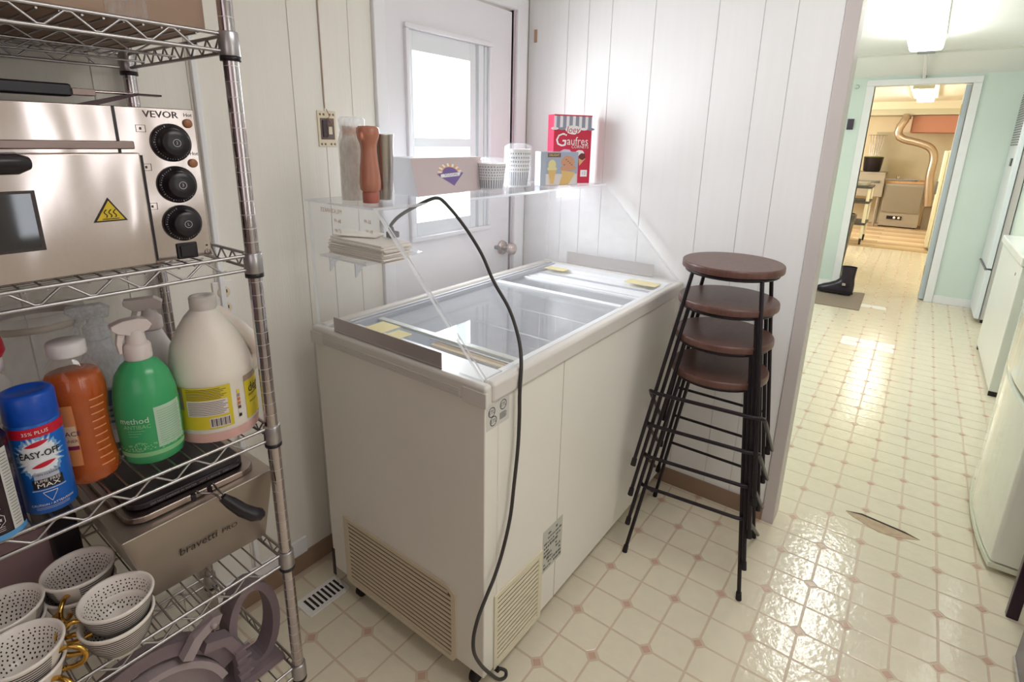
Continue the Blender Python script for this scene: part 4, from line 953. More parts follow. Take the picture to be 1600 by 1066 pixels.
for k in range(3): cyl_patch(q, c, k_+.0004, va-R(30), va+R(14), Z2+.018+k*.003, Z2+.0188+k*.003, 2, n=6)
text_cyl(q, 'DANGER', .006, c, k_+.0006, va+R(-6), Z2+.055, 2)
q.build('label_print', [mat('band_blue', (86, 150, 204), .35), mat('label_grey', (200, 200, 196), .5), mat('print_pale', (196, 186, 190), .5), mat('fine_text', (120, 110, 104), .5)], bc)
# red topped squeeze bottle behind
c = (-1.222, .600, Z2)
rb = empty('spray_bottle', c, 'clear bottle with a red and white spray head behind the blue capped can', 'bottle')
MB().lathe([(0, .002), (.036, .002), (.038, .01), (.038, .15), (.034, .17), (.030, .18), (.030, .19), (.016, .215), (.016, .222)], c, 26).build('bottle_body', clear('clear_bottle', (255, 255, 255), haze=.18, gloss=.5), rb)
MB().lathe([(.0165, .212), (.026, .214), (.026, .235), (.024, .237)], c, 24).build('collar', mat('collar_white', (226, 214, 216), .4), rb)
MB().lathe([(.024, .235), (.029, .245), (.028, .262), (.022, .285), (.012, .298), (0, .302)], c, 24, sx=1.1).build('red_head', mat('head_red', (190, 22, 48), .35), rb)
# tall clear jar behind
c = (-1.120, .745, Z2)
cj = empty('glass_jar', c, 'large clear jar with a flared rim behind the orange cleaner bottle', 'jar')
MB().lathe([(0, .003), (.050, .003), (.052, .01), (.060, .18), (.066, .215), (.074, .240), (.0745, .262), (.070, .264), (.069, .245), (.058, .21), (.050, .02), (0, .012)], c, 36).build('jar_wall', clear('jar_plastic', (255, 255, 255), haze=.14, gloss=.5), cj)
MB().lathe([(.0752, .236), (.078, .240), (.078, .246), (.0752, .249)], c, 36).build('rim_band', mat('jar_rim', (206, 198, 186), .3), cj)
# white and clear spray bottles at the back
def spray(c, label, body_m, h_, r_, lab_c, head):
    rt = empty('spray_bottle', c, label, 'bottle'); va = vang(c)
    MB().lathe([(0, 0), (r_-.004, 0), (r_, .005), (r_, h_*.55), (r_*.96, h_*.66), (r_*.6, h_*.84), (.018, h_*.92), (.016, h_)], c, 28).build('bottle_body', body_m, rt)
    q = MB(); cyl_patch(q, c, r_+.0006, va-R(75), va+R(75), c[2]+.03, c[2]+h_*.54, 0, n=16); cyl_patch(q, c, r_+.001, va-R(75), va+R(75), c[2]+h_*.40, c[2]+h_*.52, 1, n=16)
    for k in range(4): cyl_patch(q, c, r_+.0015, va-R(40), va+R(30-8*k), c[2]+.045+k*.012, c[2]+.050+k*.012, 1, n=8)
    q.build('label', [mat('label_soft_white', (214, 212, 216), .5), lab_c], rt)
    q = MB().lathe([(.017, h_-.012), (.021, h_-.010), (.021, h_+.012), (.018, h_+.016), (.014, h_+.020), (.012, h_+.034)], c, 22)
    lx = Vector((cos(va-R(95)), sin(va-R(95)), 0)); hw = Vector((-lx.y, lx.x, 0))*.011; cc_ = Vector(c)
    q.prism([cc_-hw+lx*x+Vector((0, 0, h_+z)) for x, z in ((-.022, .030), (.024, .030), (.040, .044), (.040, .054), (-.012, .056), (-.026, .046))], hw*2)
    q.prism([cc_-hw*.6+lx*x+Vector((0, 0, h_+z)) for x, z in ((.016, .032), (.026, .034), (.034, .012), (.030, -.012), (.024, -.010), (.026, .010))], hw*1.2)
    q.build('trigger_sprayer', head, rt, bevel=.0015)
whb = mat('bottle_white', (230, 226, 226), .4, sss=.2)
spray((-.955, .690, Z2), 'white spray bottle with a blue band label behind the gallon jug', whb, .205, .040, mat('label_steel_blue', (104, 136, 178), .5), mat('trigger_white', (216, 204, 200), .35))
spray((-1.050, .675, Z2), 'frosted spray bottle with a blue and white label behind the green bottle', clear('frosted_clear', (255, 255, 255), haze=.8, gloss=.4, rough=.2), .215, .042, MATS['label_steel_blue'], clear('clear_trigger', (255, 255, 255), haze=.6, gloss=.5))

# ---- fryer and cups on the third shelf
Z3 = SHZ[3]-.001
fy = empty('deep_fryer', (-.97, .66, Z3), 'brushed steel deep fryer with a basket handle sticking out', 'fryer')
q = MB(); zt_ = .722
lo = [(-1.072, .555, Z3), (-.842, .550, Z3), (-.842, .860, Z3), (-1.072, .860, Z3)]; hi = [(-1.122, .492, zt_), (-.838, .492, zt_+.006), (-.838, .875, zt_+.006), (-1.122, .875, zt_)]
q.add(lo+hi, [(3, 2, 1, 0), (4, 5, 6, 7), (0, 1, 5, 4), (1, 2, 6, 5), (2, 3, 7, 6), (3, 0, 4, 7)]); q.build('fryer_housing', steeld, fy, bevel=.003)
def rr(x0, x1, y0, y1, r_, z, n=6):
    P = []
    for cx, cy, a in ((x1-r_, y1-r_, 0), (x0+r_, y1-r_, 90), (x0+r_, y0+r_, 180), (x1-r_, y0+r_, 270)):
        for k in range(n+1): an = R(a+90*k/n); P.append((cx+r_*cos(an), cy+r_*sin(an), z))
    return P
q = MB().prism(rr(-1.100, -.858, .515, .855, .035, .7265), (0, 0, .014)); q.build('basin_flange', mat('flange_steel', (170, 156, 150), .25, 1), fy, bevel=.003)
q = MB().prism(rr(-1.088, -.872, .533, .845, .03, .741), (0, 0, .014)); q.build('fryer_lid', mat('lid_black', (44, 34, 40), .3), fy, bevel=.004)
q = MB(); text_flat(q, 'DO NOT IMMERSE IN WATER   HOT SURFACE   KEEP CLEAR', .0062, (-.975, .5272, .7515), (1, 0, 0), (0, 0, 1)); 
for i_, v in enumerate(q.v): q.v[i_] = (v[0], v[1]-.0006, v[2])
q.build('lid_print', mat('print_dim', (150, 140, 146), .6), fy)
q = MB(); d_ = Vector((0, -.063, zt_-Z3)).normalized()
def frontpt(x, z):
    t_ = (z-Z3)/(zt_+.003-Z3); return Vector((x, .5525+(.492-.5525)*t_-.0012, z))
ex_ = Vector((1, 0, 0))
text_flat(q, 'bravetti', .033, frontpt(-.990, .622), ex_, d_, sx=.72); text_flat(q, 'PRO', .019, frontpt(-.928, .619), ex_, d_, sx=.9)
q.build('name_lettering', ink, fy)
q = MB()
for x in (-.987, -.957): q.tube(smooth_path([(x, .500, .752), (x-.002, .490, .754), (x*.4-.9605*.6, .472, .750), (-.9605+(x+.972)*.3, .452, .742)], 5), .0022, 6)
hk = q.build('basket_wires', chromep, fy)
q = MB(); q.tube([(-.962, .454, .745), (-.951, .448, .729), (-.935, .440, .706), (-.919, .431, .691), (-.906, .425, .686), (-.900, .422, .685)], [.008, .0115, .0130, .0140, .012, .004], 16)
q.build('basket_handle', blackp, fy)
MB().box(-1.002, -.995, .486, .494, .742, .757).box(-.972, -.965, .486, .494, .742, .757).build('basket_hook', blackm, fy)
o = MB().box(-1.176, -1.132, .705, .88, Z3, .70).build('black_box', blackp, None, bevel=.006); tag(o, 'black control box standing between fryer and rearmost patterned cup', 'box')
# grey folder/board behind cups
o = MB().box(-1.50, -1.172, .735, .750, Z3, .675).build('card_panel', mat('mauve_card', (150, 122, 126), .7)); tag(o, 'mauve cardboard panel standing behind the patterned cups', 'board')
# cups
def make_cup():
    rt = empty('coffee_cup', (0, 0, 0))
    prof = [(0, .004), (.022, .004), (.024, 0), (.029, .0), (.030, .004), (.036, .012), (.0455, .028), (.051, .045), (.0555, .062), (.0572, .066), (.0565, .0690), (.0540, .0695), (.0515, .066), (.047, .045), (.041, .028), (.030, .013), (.016, .008), (0, .008)]
    MB().lathe(prof, (0, 0, 0), 44).build('cup_bowl', cupm, rt, local=True)
    q = MB()
    for k in range(10):
        z = .012+k*.0052
        i_ = z
        def ro(zz):
            P = prof[3:10]
            for (r0_, h0), (r1_, h1) in zip(P[:-1], P[1:]):
                if h0 <= zz <= h1: return r0_+(r1_-r0_)*(zz-h0)/max(1e-6, h1-h0)
            return .055
        cyl_patch(q, (0, 0), 0, R(200), R(520), z, z+.0023, 0, n=44, radf=lambda zz: ro(zz)+.0004)
    q.build('line_pattern', ink, rt, local=True)
    q = MB(); P = [(.016, .008), (.030, .013), (.041, .028), (.047, .045), (.052, .066)]
    def ri(zz):
        for (r0_, h0), (r1_, h1) in zip(P[:-1], P[1:]):
            if h0 <= zz <= h1: return r0_+(r1_-r0_)*(zz-h0)/(h1-h0)
        return .05
    rows = [.016, .0215, .027, .033, .039, .045, .051, .057]
    for j_, z in enumerate(rows):
        n_ = int(2*pi*ri(z)/.0068)
        for k in range(n_):
            a = 2*pi*(k+.5*(j_ % 2))/n_+random.uniform(-.03, .03); zz = z+random.uniform(-.0012, .0012); rr_ = ri(zz)-.0004; da = .0014/rr_
            vs = []
            for t_ in range(6):
                an = 2*pi*t_/6; a_ = a+da*cos(an); z_ = zz+.0016*sin(an); r_ = ri(z_)-.0004; vs.append((r_*cos(a_), r_*sin(a_), z_))
            q.add(vs, [tuple(range(5, -1, -1))])
    for z in (.0625,): cyl_patch(q, (0, 0), 0, 0, 2*pi, z, z+.0010, 0, n=44, radf=lambda zz: ri(zz)-.0004)
    o = q.build('dot_pattern', ink, rt, local=True)
    pth = smooth_path([(-.049, 0, .050), (-.066, 0, .056), (-.082, 0, .048), (-.086, 0, .034), (-.078, 0, .020), (-.060, 0, .014), (-.036, 0, .016)], 6)
    MB().tube(pth, .0042, 10).build('handle', goldm, rt, local=True)
    return rt
cup0 = make_cup()
GC = 'striped cups with gold handles on the third shelf'
cps = [(-1.150, .482, 0, -25, 'lower striped cup of the front right pair beside the fryer'), (-1.143, .492, .031, -8, 'upper striped cup with dotted inside of the front right pair'),
       (-1.278, .488, 0, 120, 'lower striped cup of the pair at the bottom left corner'), (-1.274, .492, .031, 140, 'upper striped cup with dotted inside at the bottom left corner'),
       (-1.166, .618, 0, 40, 'lower striped cup of the rear pair beside black box'), (-1.162, .622, .031, 55, 'upper striped cup of the rear pair beside black box'),
       (-1.275, .610, 0, 100, 'lower striped cup of the rear left pair at the picture edge'), (-1.272, .612, .031, 110, 'upper striped cup of the rear left pair at the picture edge'), (-1.235, .815, 0, -40, 'lower cup hidden behind the mauve panel'), (-1.232, .815, .031, -20, 'upper dotted cup showing behind the mauve panel beneath the cans')]
for k, (x, y, dz, rz, lab) in enumerate(cps):
    o = cup0 if k == 0 else copy_tree(cup0)
    o.location = (x, y, Z3+dz); o.rotation_euler = (0, 0, R(rz)); tag(o, lab, 'cup', GC)

# ---- grey plastic appliance parts on the bottom shelf
Z4 = SHZ[4]
gp = mat('grey_mauve_plastic', (134, 118, 124), .5, var=.05)
gpl = mat('grey_mauve_light', (168, 154, 156), .5)
gl = empty('ice_cream_machine_cover', (-.98, .50, Z4), 'grey plastic appliance part with large looped handle on bottom shelf', 'appliance')
def band(mb, pts, wdt, y0, d, mi=0):
    """flat bar of width wdt following pts (x,z) extruded along y"""
    n = len(pts); L_ = []; R_ = []
    for i in range(n):
        a = Vector(pts[max(i-1, 0)]); b_ = Vector(pts[min(i+1, n-1)]); t_ = (b_-a).normalized(); nn_ = Vector((-t_.y, t_.x)); p = Vector(pts[i]); L_.append(p+nn_*wdt/2); R_.append(p-nn_*wdt/2)
    for i in range(n-1): mb.prism([(L_[i].x, y0, L_[i].y), (L_[i+1].x, y0, L_[i+1].y), (R_[i+1].x, y0, R_[i+1].y), (R_[i].x, y0, R_[i].y)], (0, d, 0), mi)
q = MB(); lp = [(-.905+.050*cos(R(a)), .340+.105*sin(R(a))) for a in range(0, 361, 12)]
band(q, lp, .018, .52, .045); q.build('loop_handle', gp, gl)
q = MB(); ap = [(-1.125+.165*cos(R(a)), .230+.205*sin(R(a))) for a in range(20, 150, 8)]; band(q, ap, .030, .515, .03); q.build('outer_arch', gp, gl)
q = MB(); ap = [(-1.115+.135*cos(R(a)), .230+.165*sin(R(a))) for a in range(20, 150, 8)]; band(q, ap, .014, .503, .03); q.build('inner_arch', gpl, gl)
q = MB(); q.lathe([(0, .006), (.085, .004), (.115, -.004), (.118, -.03)], (-1.08, .54, .255), 30, axis='y'); q.build('drum_face', gpl, gl)
q = MB(); band(q, [(-1.055, .400), (-1.03, .432), (-.995, .450), (-.985, .445)], .022, .490, .02); q.lathe([(.006, 0), (.006, .008), (.003, .010), (0, .010)], (-1.000, .492, .444), 10, axis='y'); q.build('latch', gpl, gl)
q = MB(); band(q, [(-1.02, .395), (-.975, .375), (-.955, .33), (-.950, .28), (-.952, .235)], .022, .495, .03); 
for k in range(5): q.box(-.966, -.935, .488, .496, .245+k*.022, .250+k*.022)
q.build('ribbed_arm', gp, gl)
MB().box(-1.22, -1.185, .49, .52, Z4+.004, .42).build('upright_strap', gpl, gl)
MB().box(-1.15, -.86, .50, .58, Z4+.002, Z4+.02).build('base_foot', gp, gl)

# ================================================================ WALL BITS
bx = empty('switch_box', (-.335, LW, 1.44), 'open cream wall box with bare switch wiring beneath a thin wire', 'switch')
q = MB().box(-.366, -.303, LW-.004, LW, 1.392, 1.495); q.build('mounting_plate', offw, bx, bevel=.001)
MB().box(-.358, -.311, LW-.0052, LW-.004, 1.413, 1.474).build('box_recess', mat('recess_dark', (120, 104, 100), .7), bx)
MB().box(-.352, -.336, LW-.009, LW-.0052, 1.420, 1.468).build('switch_body', mat('black_switch', (70, 58, 60), .5), bx)
MB().box(-.334, -.322, LW-.010, LW-.0052, 1.428, 1.450).build('terminal', offw, bx)
q = MB(); q.tube(smooth_path([(-.330, LW-.008, 1.47), (-.322, LW-.014, 1.455), (-.316, LW-.010, 1.462)], 4), .0012, 5); q.tube(smooth_path([(-.345, LW-.01, 1.472), (-.334, LW-.016, 1.478), (-.338, LW-.008, 1.50)], 4), .0012, 5); q.build('loose_wire', mat('copper_wire', (170, 130, 100), .4, .6), bx)
sl = MB()
for z in (1.399, 1.484):
    for x in (-.357, -.345, -.324, -.312): sl.prism([(x-.0025, LW-.0044, z-.002), (x+.0035, LW-.0044, z-.003), (x+.0025, LW-.0044, z+.004), (x-.0035, LW-.0044, z+.003)], (0, .0005, 0))
sl.build('plate_slot', MATS['recess_dark'], bx)
o = MB().tube([(-.338, LW-.003, 1.502), (-.3375, LW-.003, 2.29)], .0018, 6).build('wall_wire', mat('painted_wire', (196, 176, 158), .5)); tag(o, 'thin painted wire running up the wall from the open switch box', 'wire')
ot = empty('wall_outlet', (-.695, LW, .99), 'white wall outlet with two sockets behind the chrome post', 'outlet')
MB().box(-.722, -.668, LW-.006, LW, .938, 1.044).build('cover_plate', white, ot, bevel=.003)
for z in (1.013, .969):
    so = MB().lathe([(.0165, 0), (.0165, .0085), (.0150, .0095), (0, .0095)], (-.695, LW, z), 24, axis='y').build('socket', offw, ot)
    MB().box(-.7035, -.701, LW-.0102, LW-.0094, z-.002, z+.007).box(-.6895, -.687, LW-.0102, LW-.0094, z-.002, z+.007).lathe([(.0028, .0094), (.0028, .0102), (0, .0102)], (-.695, LW, z-.0075), 10, axis='y').build('socket_slot', ink, so)
# floor register by the freezer
fg = empty('floor_vent', (-.58, .78, 0), 'white floor register with slots beside the freezer caster', 'vent')
MB().prism(rr(-.648, -.500, .742, .828, .008, 0), (0, 0, .0045)).build('vent_frame', white, fg, bevel=.002)
for k in range(8):
    x = -.628+k*.0152; MB().box(x, x+.0075, .757, .812, .0046, .0052, rot=.0).build('vent_slot', mat('slot_black', (40, 36, 36), .8), fg)
MB().tube(smooth_path([(-.515, .775, .006), (-.508, .79, .012), (-.500, .806, .006)], 4), .003, 6).build('vent_lever', white, fg)

# ================================================================ HALL
# ceiling fixture
def fixture(name, x0, x1, y, z, label, w_=.20, pan_extra=.3):
    rt = empty(name, ((x0+x1)/2, y, z), label, 'light')
    MB().box(x0-pan_extra, x1+.01, y-w_/2-.004, y+w_/2+.004, z-.035, z).build('fixture_pan', mat('beige_enamel', (206, 204, 186), .5), rt, bevel=.003)
    return rt
L1 = fixture('ceiling_light', 2.22, 3.78, -.372, 2.204, 'long fluorescent ceiling light with wraparound lens in the hall', .20, .45)
q = MB(); q.prism([(2.22, -.474, 2.168), (2.22, -.272, 2.168), (2.22, -.276, 2.108), (2.22, -.290, 2.098), (2.22, -.458, 2.098), (2.22, -.470, 2.108)], (1.56, 0, 0))
q.build('lens', mat('lamp_lens', (255, 255, 250), .5, emit=11), L1)
MB().lathe([(.008, -.022), (.008, 0)], (2.05, -.372, 2.169), 12).build('lens_screw', plasticg, L1)
L2 = fixture('ceiling_light', 7.3, 9.7, -.33, 2.224, 'bare tube fluorescent light glowing on the kitchen ceiling', .30, .05)
for dy in (-.075, .075): MB().tube([(7.3, -.33+dy, 2.155), (9.7, -.33+dy, 2.155)], .020, 12).build('tube', mat('lamp_tube', (255, 250, 236), .5, emit=14), L2)
MB().box(7.28, 7.30, -.44, -.22, 2.13, 2.189).box(9.70, 9.72, -.44, -.22, 2.13, 2.189).build('tube_holder', MATS['beige_enamel'], L2)
cn = empty('conduit', (4.6, -.36, 2.1), 'white conduit with a clamp running down to the far doorway', 'pipe')
MB().tube([(4.50, -.36, 2.178), (4.62, -.362, 2.172), (4.99, -.366, 2.062), (5.045, -.366, 2.040)], .014, 10).build('pipe', trimw, cn)
MB().box(4.44, 4.50, -.42, -.30, 2.170, 2.200).build('clamp', mat('clamp_grey', (150, 156, 152), .5), cn, bevel=.003)
MB().lathe([(.018, 0), (.018, .02)], (5.052, -.366, 2.040), 12).build('pipe_end', plasticg, cn)
o = MB().box(FX-.02, FX, .118, .172, 1.59, 1.69).build('wall_plate', mat('dark_plate', (72, 62, 78), .4), bevel=.002); tag(o, 'small dark switch plate on the mint wall left of the far doorway', 'switch')
q = MB().tube([(FX-.006+.0, .145+.018*cos(R(a)), 1.985+.018*sin(R(a))) for a in range(60, 330, 20)], .0025, 6); o = q.build('wall_hook', mat('hook_metal', (150, 170, 150), .4, .5)); tag(o, 'little round hook on the mint wall above the dark switch plate', 'hook')
# mat and boot
o = MB().prism([(4.262, -.262, .0005), (4.262, .40, .0005), (4.92, .40, .0005), (4.985, -.250, .0005)], (0, 0, .008)).build('door_mat', mat('taupe_mat', (150, 134, 120), .9, bump=.3, bscale=120, stretch=(1, 12, 1)), bevel=.002); tag(o, 'taupe ribbed door mat under the black boot', 'mat')
bt_ = empty('ankle_boot', (4.78, -.02, .009), 'black leather ankle boot with side buckle standing on the taupe mat', 'boot')
def boot_ring(y, z, ry, rx, tilt=0): return (y, z, ry, rx, tilt)
# shaft: rings stacked, then foot: rings along +y (toe towards +y)
q = MB(); seg = 20; vs = []; fs = []; zb = .009
rings = [(.040, .285, .066, .050), (.040, .25, .063, .048), (.040, .20, .060, .047), (.036, .16, .064, .047), (.022, .130, .082, .048), (-.002, .105, .108, .050), (-.028, .085, .134, .052), (-.048, .062, .154, .054), (-.058, .045, .162, .055), (-.060, .030, .160, .053)]
bx0, by0 = 4.78, -.055
def foot_ring(cy, z, ry, rx):
    out = []
    for k in range(seg):
        a = 2*pi*k/seg; out.append((bx0+rx*cos(a)*(1-.15*max(0, sin(a))), by0-cy+.0+ry*sin(a), zb+z))
    return out
for cy, z, ry, rx in rings: vs += foot_ring(cy, z, ry, rx)
for i in range(len(rings)-1):
    for k in range(seg): fs.append((i*seg+k, (i+1)*seg+k, (i+1)*seg+(k+1) % seg, i*seg+(k+1) % seg))
q.add(vs, fs, 0, True); q.add(foot_ring(.040, .272, .058, .043), [tuple(range(seg))], 1); q.build('boot_upper', [mat('black_leather', (44, 34, 46), .25, bump=.15, bscale=18), blackp], bt_)
ol = foot_ring(-.062, 0, .168, .056); MB().prism([(x, y, zb+.012) for x, y, z in ol], (0, 0, .018)).build('sole', rubber, bt_, bevel=.003)
hl = [(x, y, z) for x, y, z in foot_ring(.035, 0, .055, .048)]; MB().prism([(x, y, zb) for x, y, z in hl], (0, 0, .014)).build('heel', rubber, bt_)
q = MB().tube([(bx0+.051*cos(a)*1.0, by0-.018+.068*sin(a), zb+.105+.012*sin(a)) for a in [2*pi*k/18 for k in range(18)]], .006, 6, closed=True); q.build('strap', blackp, bt_)
MB().box(bx0-.060, bx0-.050, by0-.035, by0-.005, zb+.10, zb+.125).build('buckle', chromep, bt_)

# appliances on the right of the hall
RWY = -1.75
nf = empty('upright_freezer', (1.3, -1.3, 0), 'glossy white freezer with a bowed door nearest on the right of the hall', 'freezer')
gw = mat('gloss_white', (234, 236, 224), .12, coat=.6, var=.01)
MB().box(.93, 1.66, -1.72, -1.045, .06, 1.55).build('freezer_cabinet', mat('side_grey_white', (208, 204, 196), .4), nf, bevel=.006)
def bow(z0, z1, mb, mi=0, infl=0):
    n = 14; P = [(.905, -1.035), (.905, -.985+infl)]
    for k in range(n+1):
        t_ = k/n; P.append((.905+.755*t_, -.965+infl+.058*sin(pi*min(1, .08+t_*.92))**.55))
    P += [(1.66, -.985+infl), (1.66, -1.035)]
    mb.prism([(x, y, z0) for x, y in P], (0, 0, z1-z0), mi)
q = MB(); bow(.040, .600, q); bow(.612, 1.54, q); q.build('freezer_door', gw, nf, bevel=.012, bseg=3)
q = MB(); bow(.020, .038, q, infl=.003); q.build('door_gasket', mat('pale_green_gasket', (222, 224, 204), .4), nf)
MB().box(.922, .934, -1.043, -1.037, .05, 1.53).build('door_seal', mat('seal_dark', (90, 84, 80), .6), nf)
MB().box(.91, .95, -1.06, -1.03, .012, .055).build('lower_hinge', blackm, nf)
for x, y in ((.97, -1.10), (1.62, -1.10), (.97, -1.68), (1.62, -1.68)): MB().lathe([(0, 0), (.02, 0), (.02, .06)], (x, y, 0), 12).build('foot', blackp, nf)
cf = empty('chest_freezer', (3.2, -1.4, 0), 'low white chest freezer standing further along the hall wall', 'freezer')
MB().box(2.735, 3.75, -1.70, -1.052, .03, .788).build('freezer_cabinet', mat('chest_white', (232, 234, 230), .25, coat=.3), cf, bevel=.006)
MB().box(2.725, 3.76, -1.70, -1.040, .794, .848).build('freezer_lid', MATS['chest_white'], cf, bevel=.01, bseg=3)
MB().box(2.74, 2.76, -1.11, -1.055, .0, .03).box(3.70, 3.74, -1.11, -1.055, 0, .03).box(2.74, 2.76, -1.69, -1.64, 0, .03).box(3.70, 3.74, -1.69, -1.64, 0, .03).build('plinth', blackp, cf)
MB().lathe([(.010, 0), (.010, .002), (0, .003)], (2.9, -1.0505+-.0, .72), 12, axis='y').build('lock', plasticg, cf)
for v_ in []: pass
mw = empty('microwave', (3.3, -1.35, .848), 'white microwave sitting on the low chest freezer', 'microwave')
MB().box(2.95, 3.45, -1.60, -1.17, .866, 1.20).build('housing', mat('mw_white', (236, 236, 238), .3), mw, bevel=.01)
MB().box(3.00, 3.32, -1.1698, -1.166, .95, 1.17).build('door_window', mat('mw_grey', (190, 186, 198), .3), mw)
for x in (3.0, 3.4):
    for y in (-1.55, -1.22): MB().lathe([(0, 0), (.012, 0), (.012, .0180)], (x, y, .8485), 10).build('foot', mat('raw_wood', (184, 148, 118), .6), mw)
tf = empty('tall_fridge', (4.78, -1.11, 0), 'tall narrow white fridge with louvred top beside the far mint wall', 'fridge')
MB().box(4.53, 5.045, -1.155, -1.108, .03, 1.93).build('fridge_cabinet', mat('fridge_side', (214, 206, 204), .4), tf, bevel=.005)
MB().box(4.50, 5.05, -1.102, -1.066, .04, .46).build('lower_door', mat('fridge_white', (226, 230, 236), .3), tf, bevel=.006)
MB().box(4.50, 5.05, -1.102, -1.066, .475, 1.93).build('upper_door', MATS['fridge_white'], tf, bevel=.006)
MB().tube([(4.50, -1.062, .468), (5.04, -1.062, .468)], .008, 8).build('handle_bar', plasticg, tf)
for k in range(22): MB().box(4.545, 5.0, -1.0655, -1.062, 1.46+k*.020, 1.472+k*.020).build('louvre', plasticg, tf)
MB().box(4.60, 4.70, -1.0655, -1.060, 1.30, 1.36).build('badge_panel', blackm, tf)
for x in (4.56, 5.0):
    for y in (-1.135,): MB().lathe([(0, 0), (.018, 0), (.018, .03)], (x, y, 0), 12).build('foot', blackp, tf)
# dark metal stand cut off by the right edge
ds = empty('metal_stand', (.55, -1.1, 0), 'dark plum metal stand with a square leg cut off by the right edge', 'stand')
dm = mat('plum_black', (52, 28, 46), .3)
MB().box(.690, .714, -1.000, -.970, 0, .60).build('leg', dm, ds, bevel=.003)
MB().box(.690, .714, -1.240, -1.210, 0, .60).build('leg', dm, ds, bevel=.003)
MB().box(.280, .480, -1.160, -.966, .036, .60).build('side_panel', dm, ds, bevel=.003)
MB().box(.280, .482, -1.160, -.964, .028, .036).build('base_edge', mat('white_edge', (206, 200, 196), .4), ds)
for x in (.30, .46):
    for y in (-1.14, -1.02): MB().lathe([(0, 0), (.012, 0), (.012, .028)], (x, y, 0), 10).build('foot', rubber, ds)
MB().box(.270, .730, -1.250, -.960, .60, .63).build('stand_top', dm, ds, bevel=.005)
MB().lathe([(.009, 0), (.009, .010), (0, .012)], (.702, -.970, .205), 10, axis='y').build('bolt', chromep, ds)
# ================================================================ KITCHEN BEYOND THE FAR DOORWAY
kst = mat('kitchen_steel', (170, 160, 144), .45, .4, var=.05)
dw = empty('dishwasher', (11.1, -.27, 0), 'stainless undercounter dishwasher on the kitchen back wall', 'dishwasher')
MB().box(10.92, 11.5, -.575, .025, .02, .80).build('cabinet', kst, dw, bevel=.006)
MB().box(10.90, 10.92, -.56, .01, .28, .76).build('dishwasher_door', mat('dw_door', (150, 140, 124), .4, .4), dw, bevel=.004)
MB().box(10.905, 10.92, -.575, .025, .03, .26).build('kick_panel', kst, dw)
MB().box(10.890, 10.906, -.32, -.09, .155, .215).build('control_strip', blackm, dw)
for y in (-.21, -.28): MB().lathe([(.022, 0), (.022, -.012), (0, -.014)], (10.89, y, .185), 12, axis='x').build('dial', whitep, dw)
for x in (10.96, 11.45):
    for y in (-.54, 0): MB().lathe([(0, 0), (.02, 0), (.02, .02)], (x, y, 0), 8).build('foot', blackp, dw)
o = MB().box(10.95, 11.2, -.74, -.62, 0, .42).build('steel_bin', mat('steel_bin', (140, 128, 112), .4, .5), bevel=.006); tag(o, 'narrow grey metal box on the floor right of the dishwasher', 'box')
ct = empty('work_counter', (11.2, .5, 0), 'stainless work counter left of the dishwasher', 'counter')
MB().box(10.85, 11.55, .05, 1.3, .96, .99).build('worktop', kst, ct, bevel=.003)
MB().box(10.86, 10.88, .05, 1.3, .55, .96).build('apron', kst, ct)
for y in (.10, 1.24):
    for x in (10.9, 11.5): MB().tube([(x, y, 0), (x, y, .96)], .02, 10).build('leg', kst, ct)
MB().box(10.84, 10.86, .12, .55, .80, .84).build('towel_rail', chromep, ct)
sk = empty('stock_pot', (11.15, .30, .99), 'dark pot with green rim on the kitchen counter', 'pot')
MB().lathe([(0, 0), (.12, 0), (.14, .02), (.16, .26), (.165, .27), (.150, .27), (.145, .25), (0, .06)], (11.15, .30, .99), 24).build('pot_body', blackp, sk)
MB().lathe([(.150, .268), (.150, .28), (.10, .282)], (11.15, .30, .99), 24).build('green_rim', mat('green_rim', (140, 150, 60), .5), sk)
fb = MB()
for k in range(6): fb.tube([(11.30, .24+k*.03, 1.27), (11.36, .20+k*.045, 1.66)], .006, 6)
fb.tube([(11.36, .16, 1.66), (11.36, .46, 1.66)], .006, 6)
o = fb.build('wire_basket', chromep); tag(o, 'upright wire basket standing behind the dark pot', 'basket')
o = MB().box(10.95, 11.55, -.55, .04, .803, .85).build('wooden_board', mat('board_wood', (196, 154, 112), .5, var=.15, stretch=(1, 8, 1)), bevel=.004); tag(o, 'wooden board lying on the dishwasher', 'board')
ru = MB().box(10.93, 10.98, -.45, .10, .855, .885).lathe([(0, 0), (.03, 0), (.03, .05), (0, .05)], (10.96, -.15, .885), 12); o = ru.build('steel_tray', chromep, bevel=.002); tag(o, 'thin steel tray on the wooden board', 'tray')
hv = empty('copper_cabinet', (11.3, -.55, 1.7), 'salmon coloured wall cabinet near the kitchen ceiling', 'cabinet')
MB().box(11.0, 11.58, -.93, -.18, 1.70, 1.995).build('cabinet_body', mat('salmon_panel', (190, 132, 108), .5), hv, bevel=.006)
MB().box(10.985, 11.0, -.92, -.20, 1.71, 1.99).build('cabinet_door', mat('salmon_panel', (190, 132, 108), .5), hv, bevel=.003)
MB().box(10.98, 10.99, -.925, -.90, 1.74, 1.78).build('handle', ink, hv)
pp = empty('duct_pipe', (10.9, -.3, 1.4), 'coppery metal duct pipe bending down beside the dishwasher', 'pipe')
q = MB(); pth = smooth_path([(10.95, -.09, 1.99), (10.9, -.07, 1.90), (10.88, -.02, 1.78), (10.88, -.02, 1.66), (10.88, -.12, 1.58), (10.88, -.34, 1.52), (10.88, -.52, 1.44), (10.88, -.60, 1.28), (10.88, -.60, .95), (10.88, -.64, .62), (10.90, -.66, .44)], 6)
q.tube(pth, .062, 16); q.build('duct', mat('copper_duct', (196, 178, 158), .3, .85), pp)
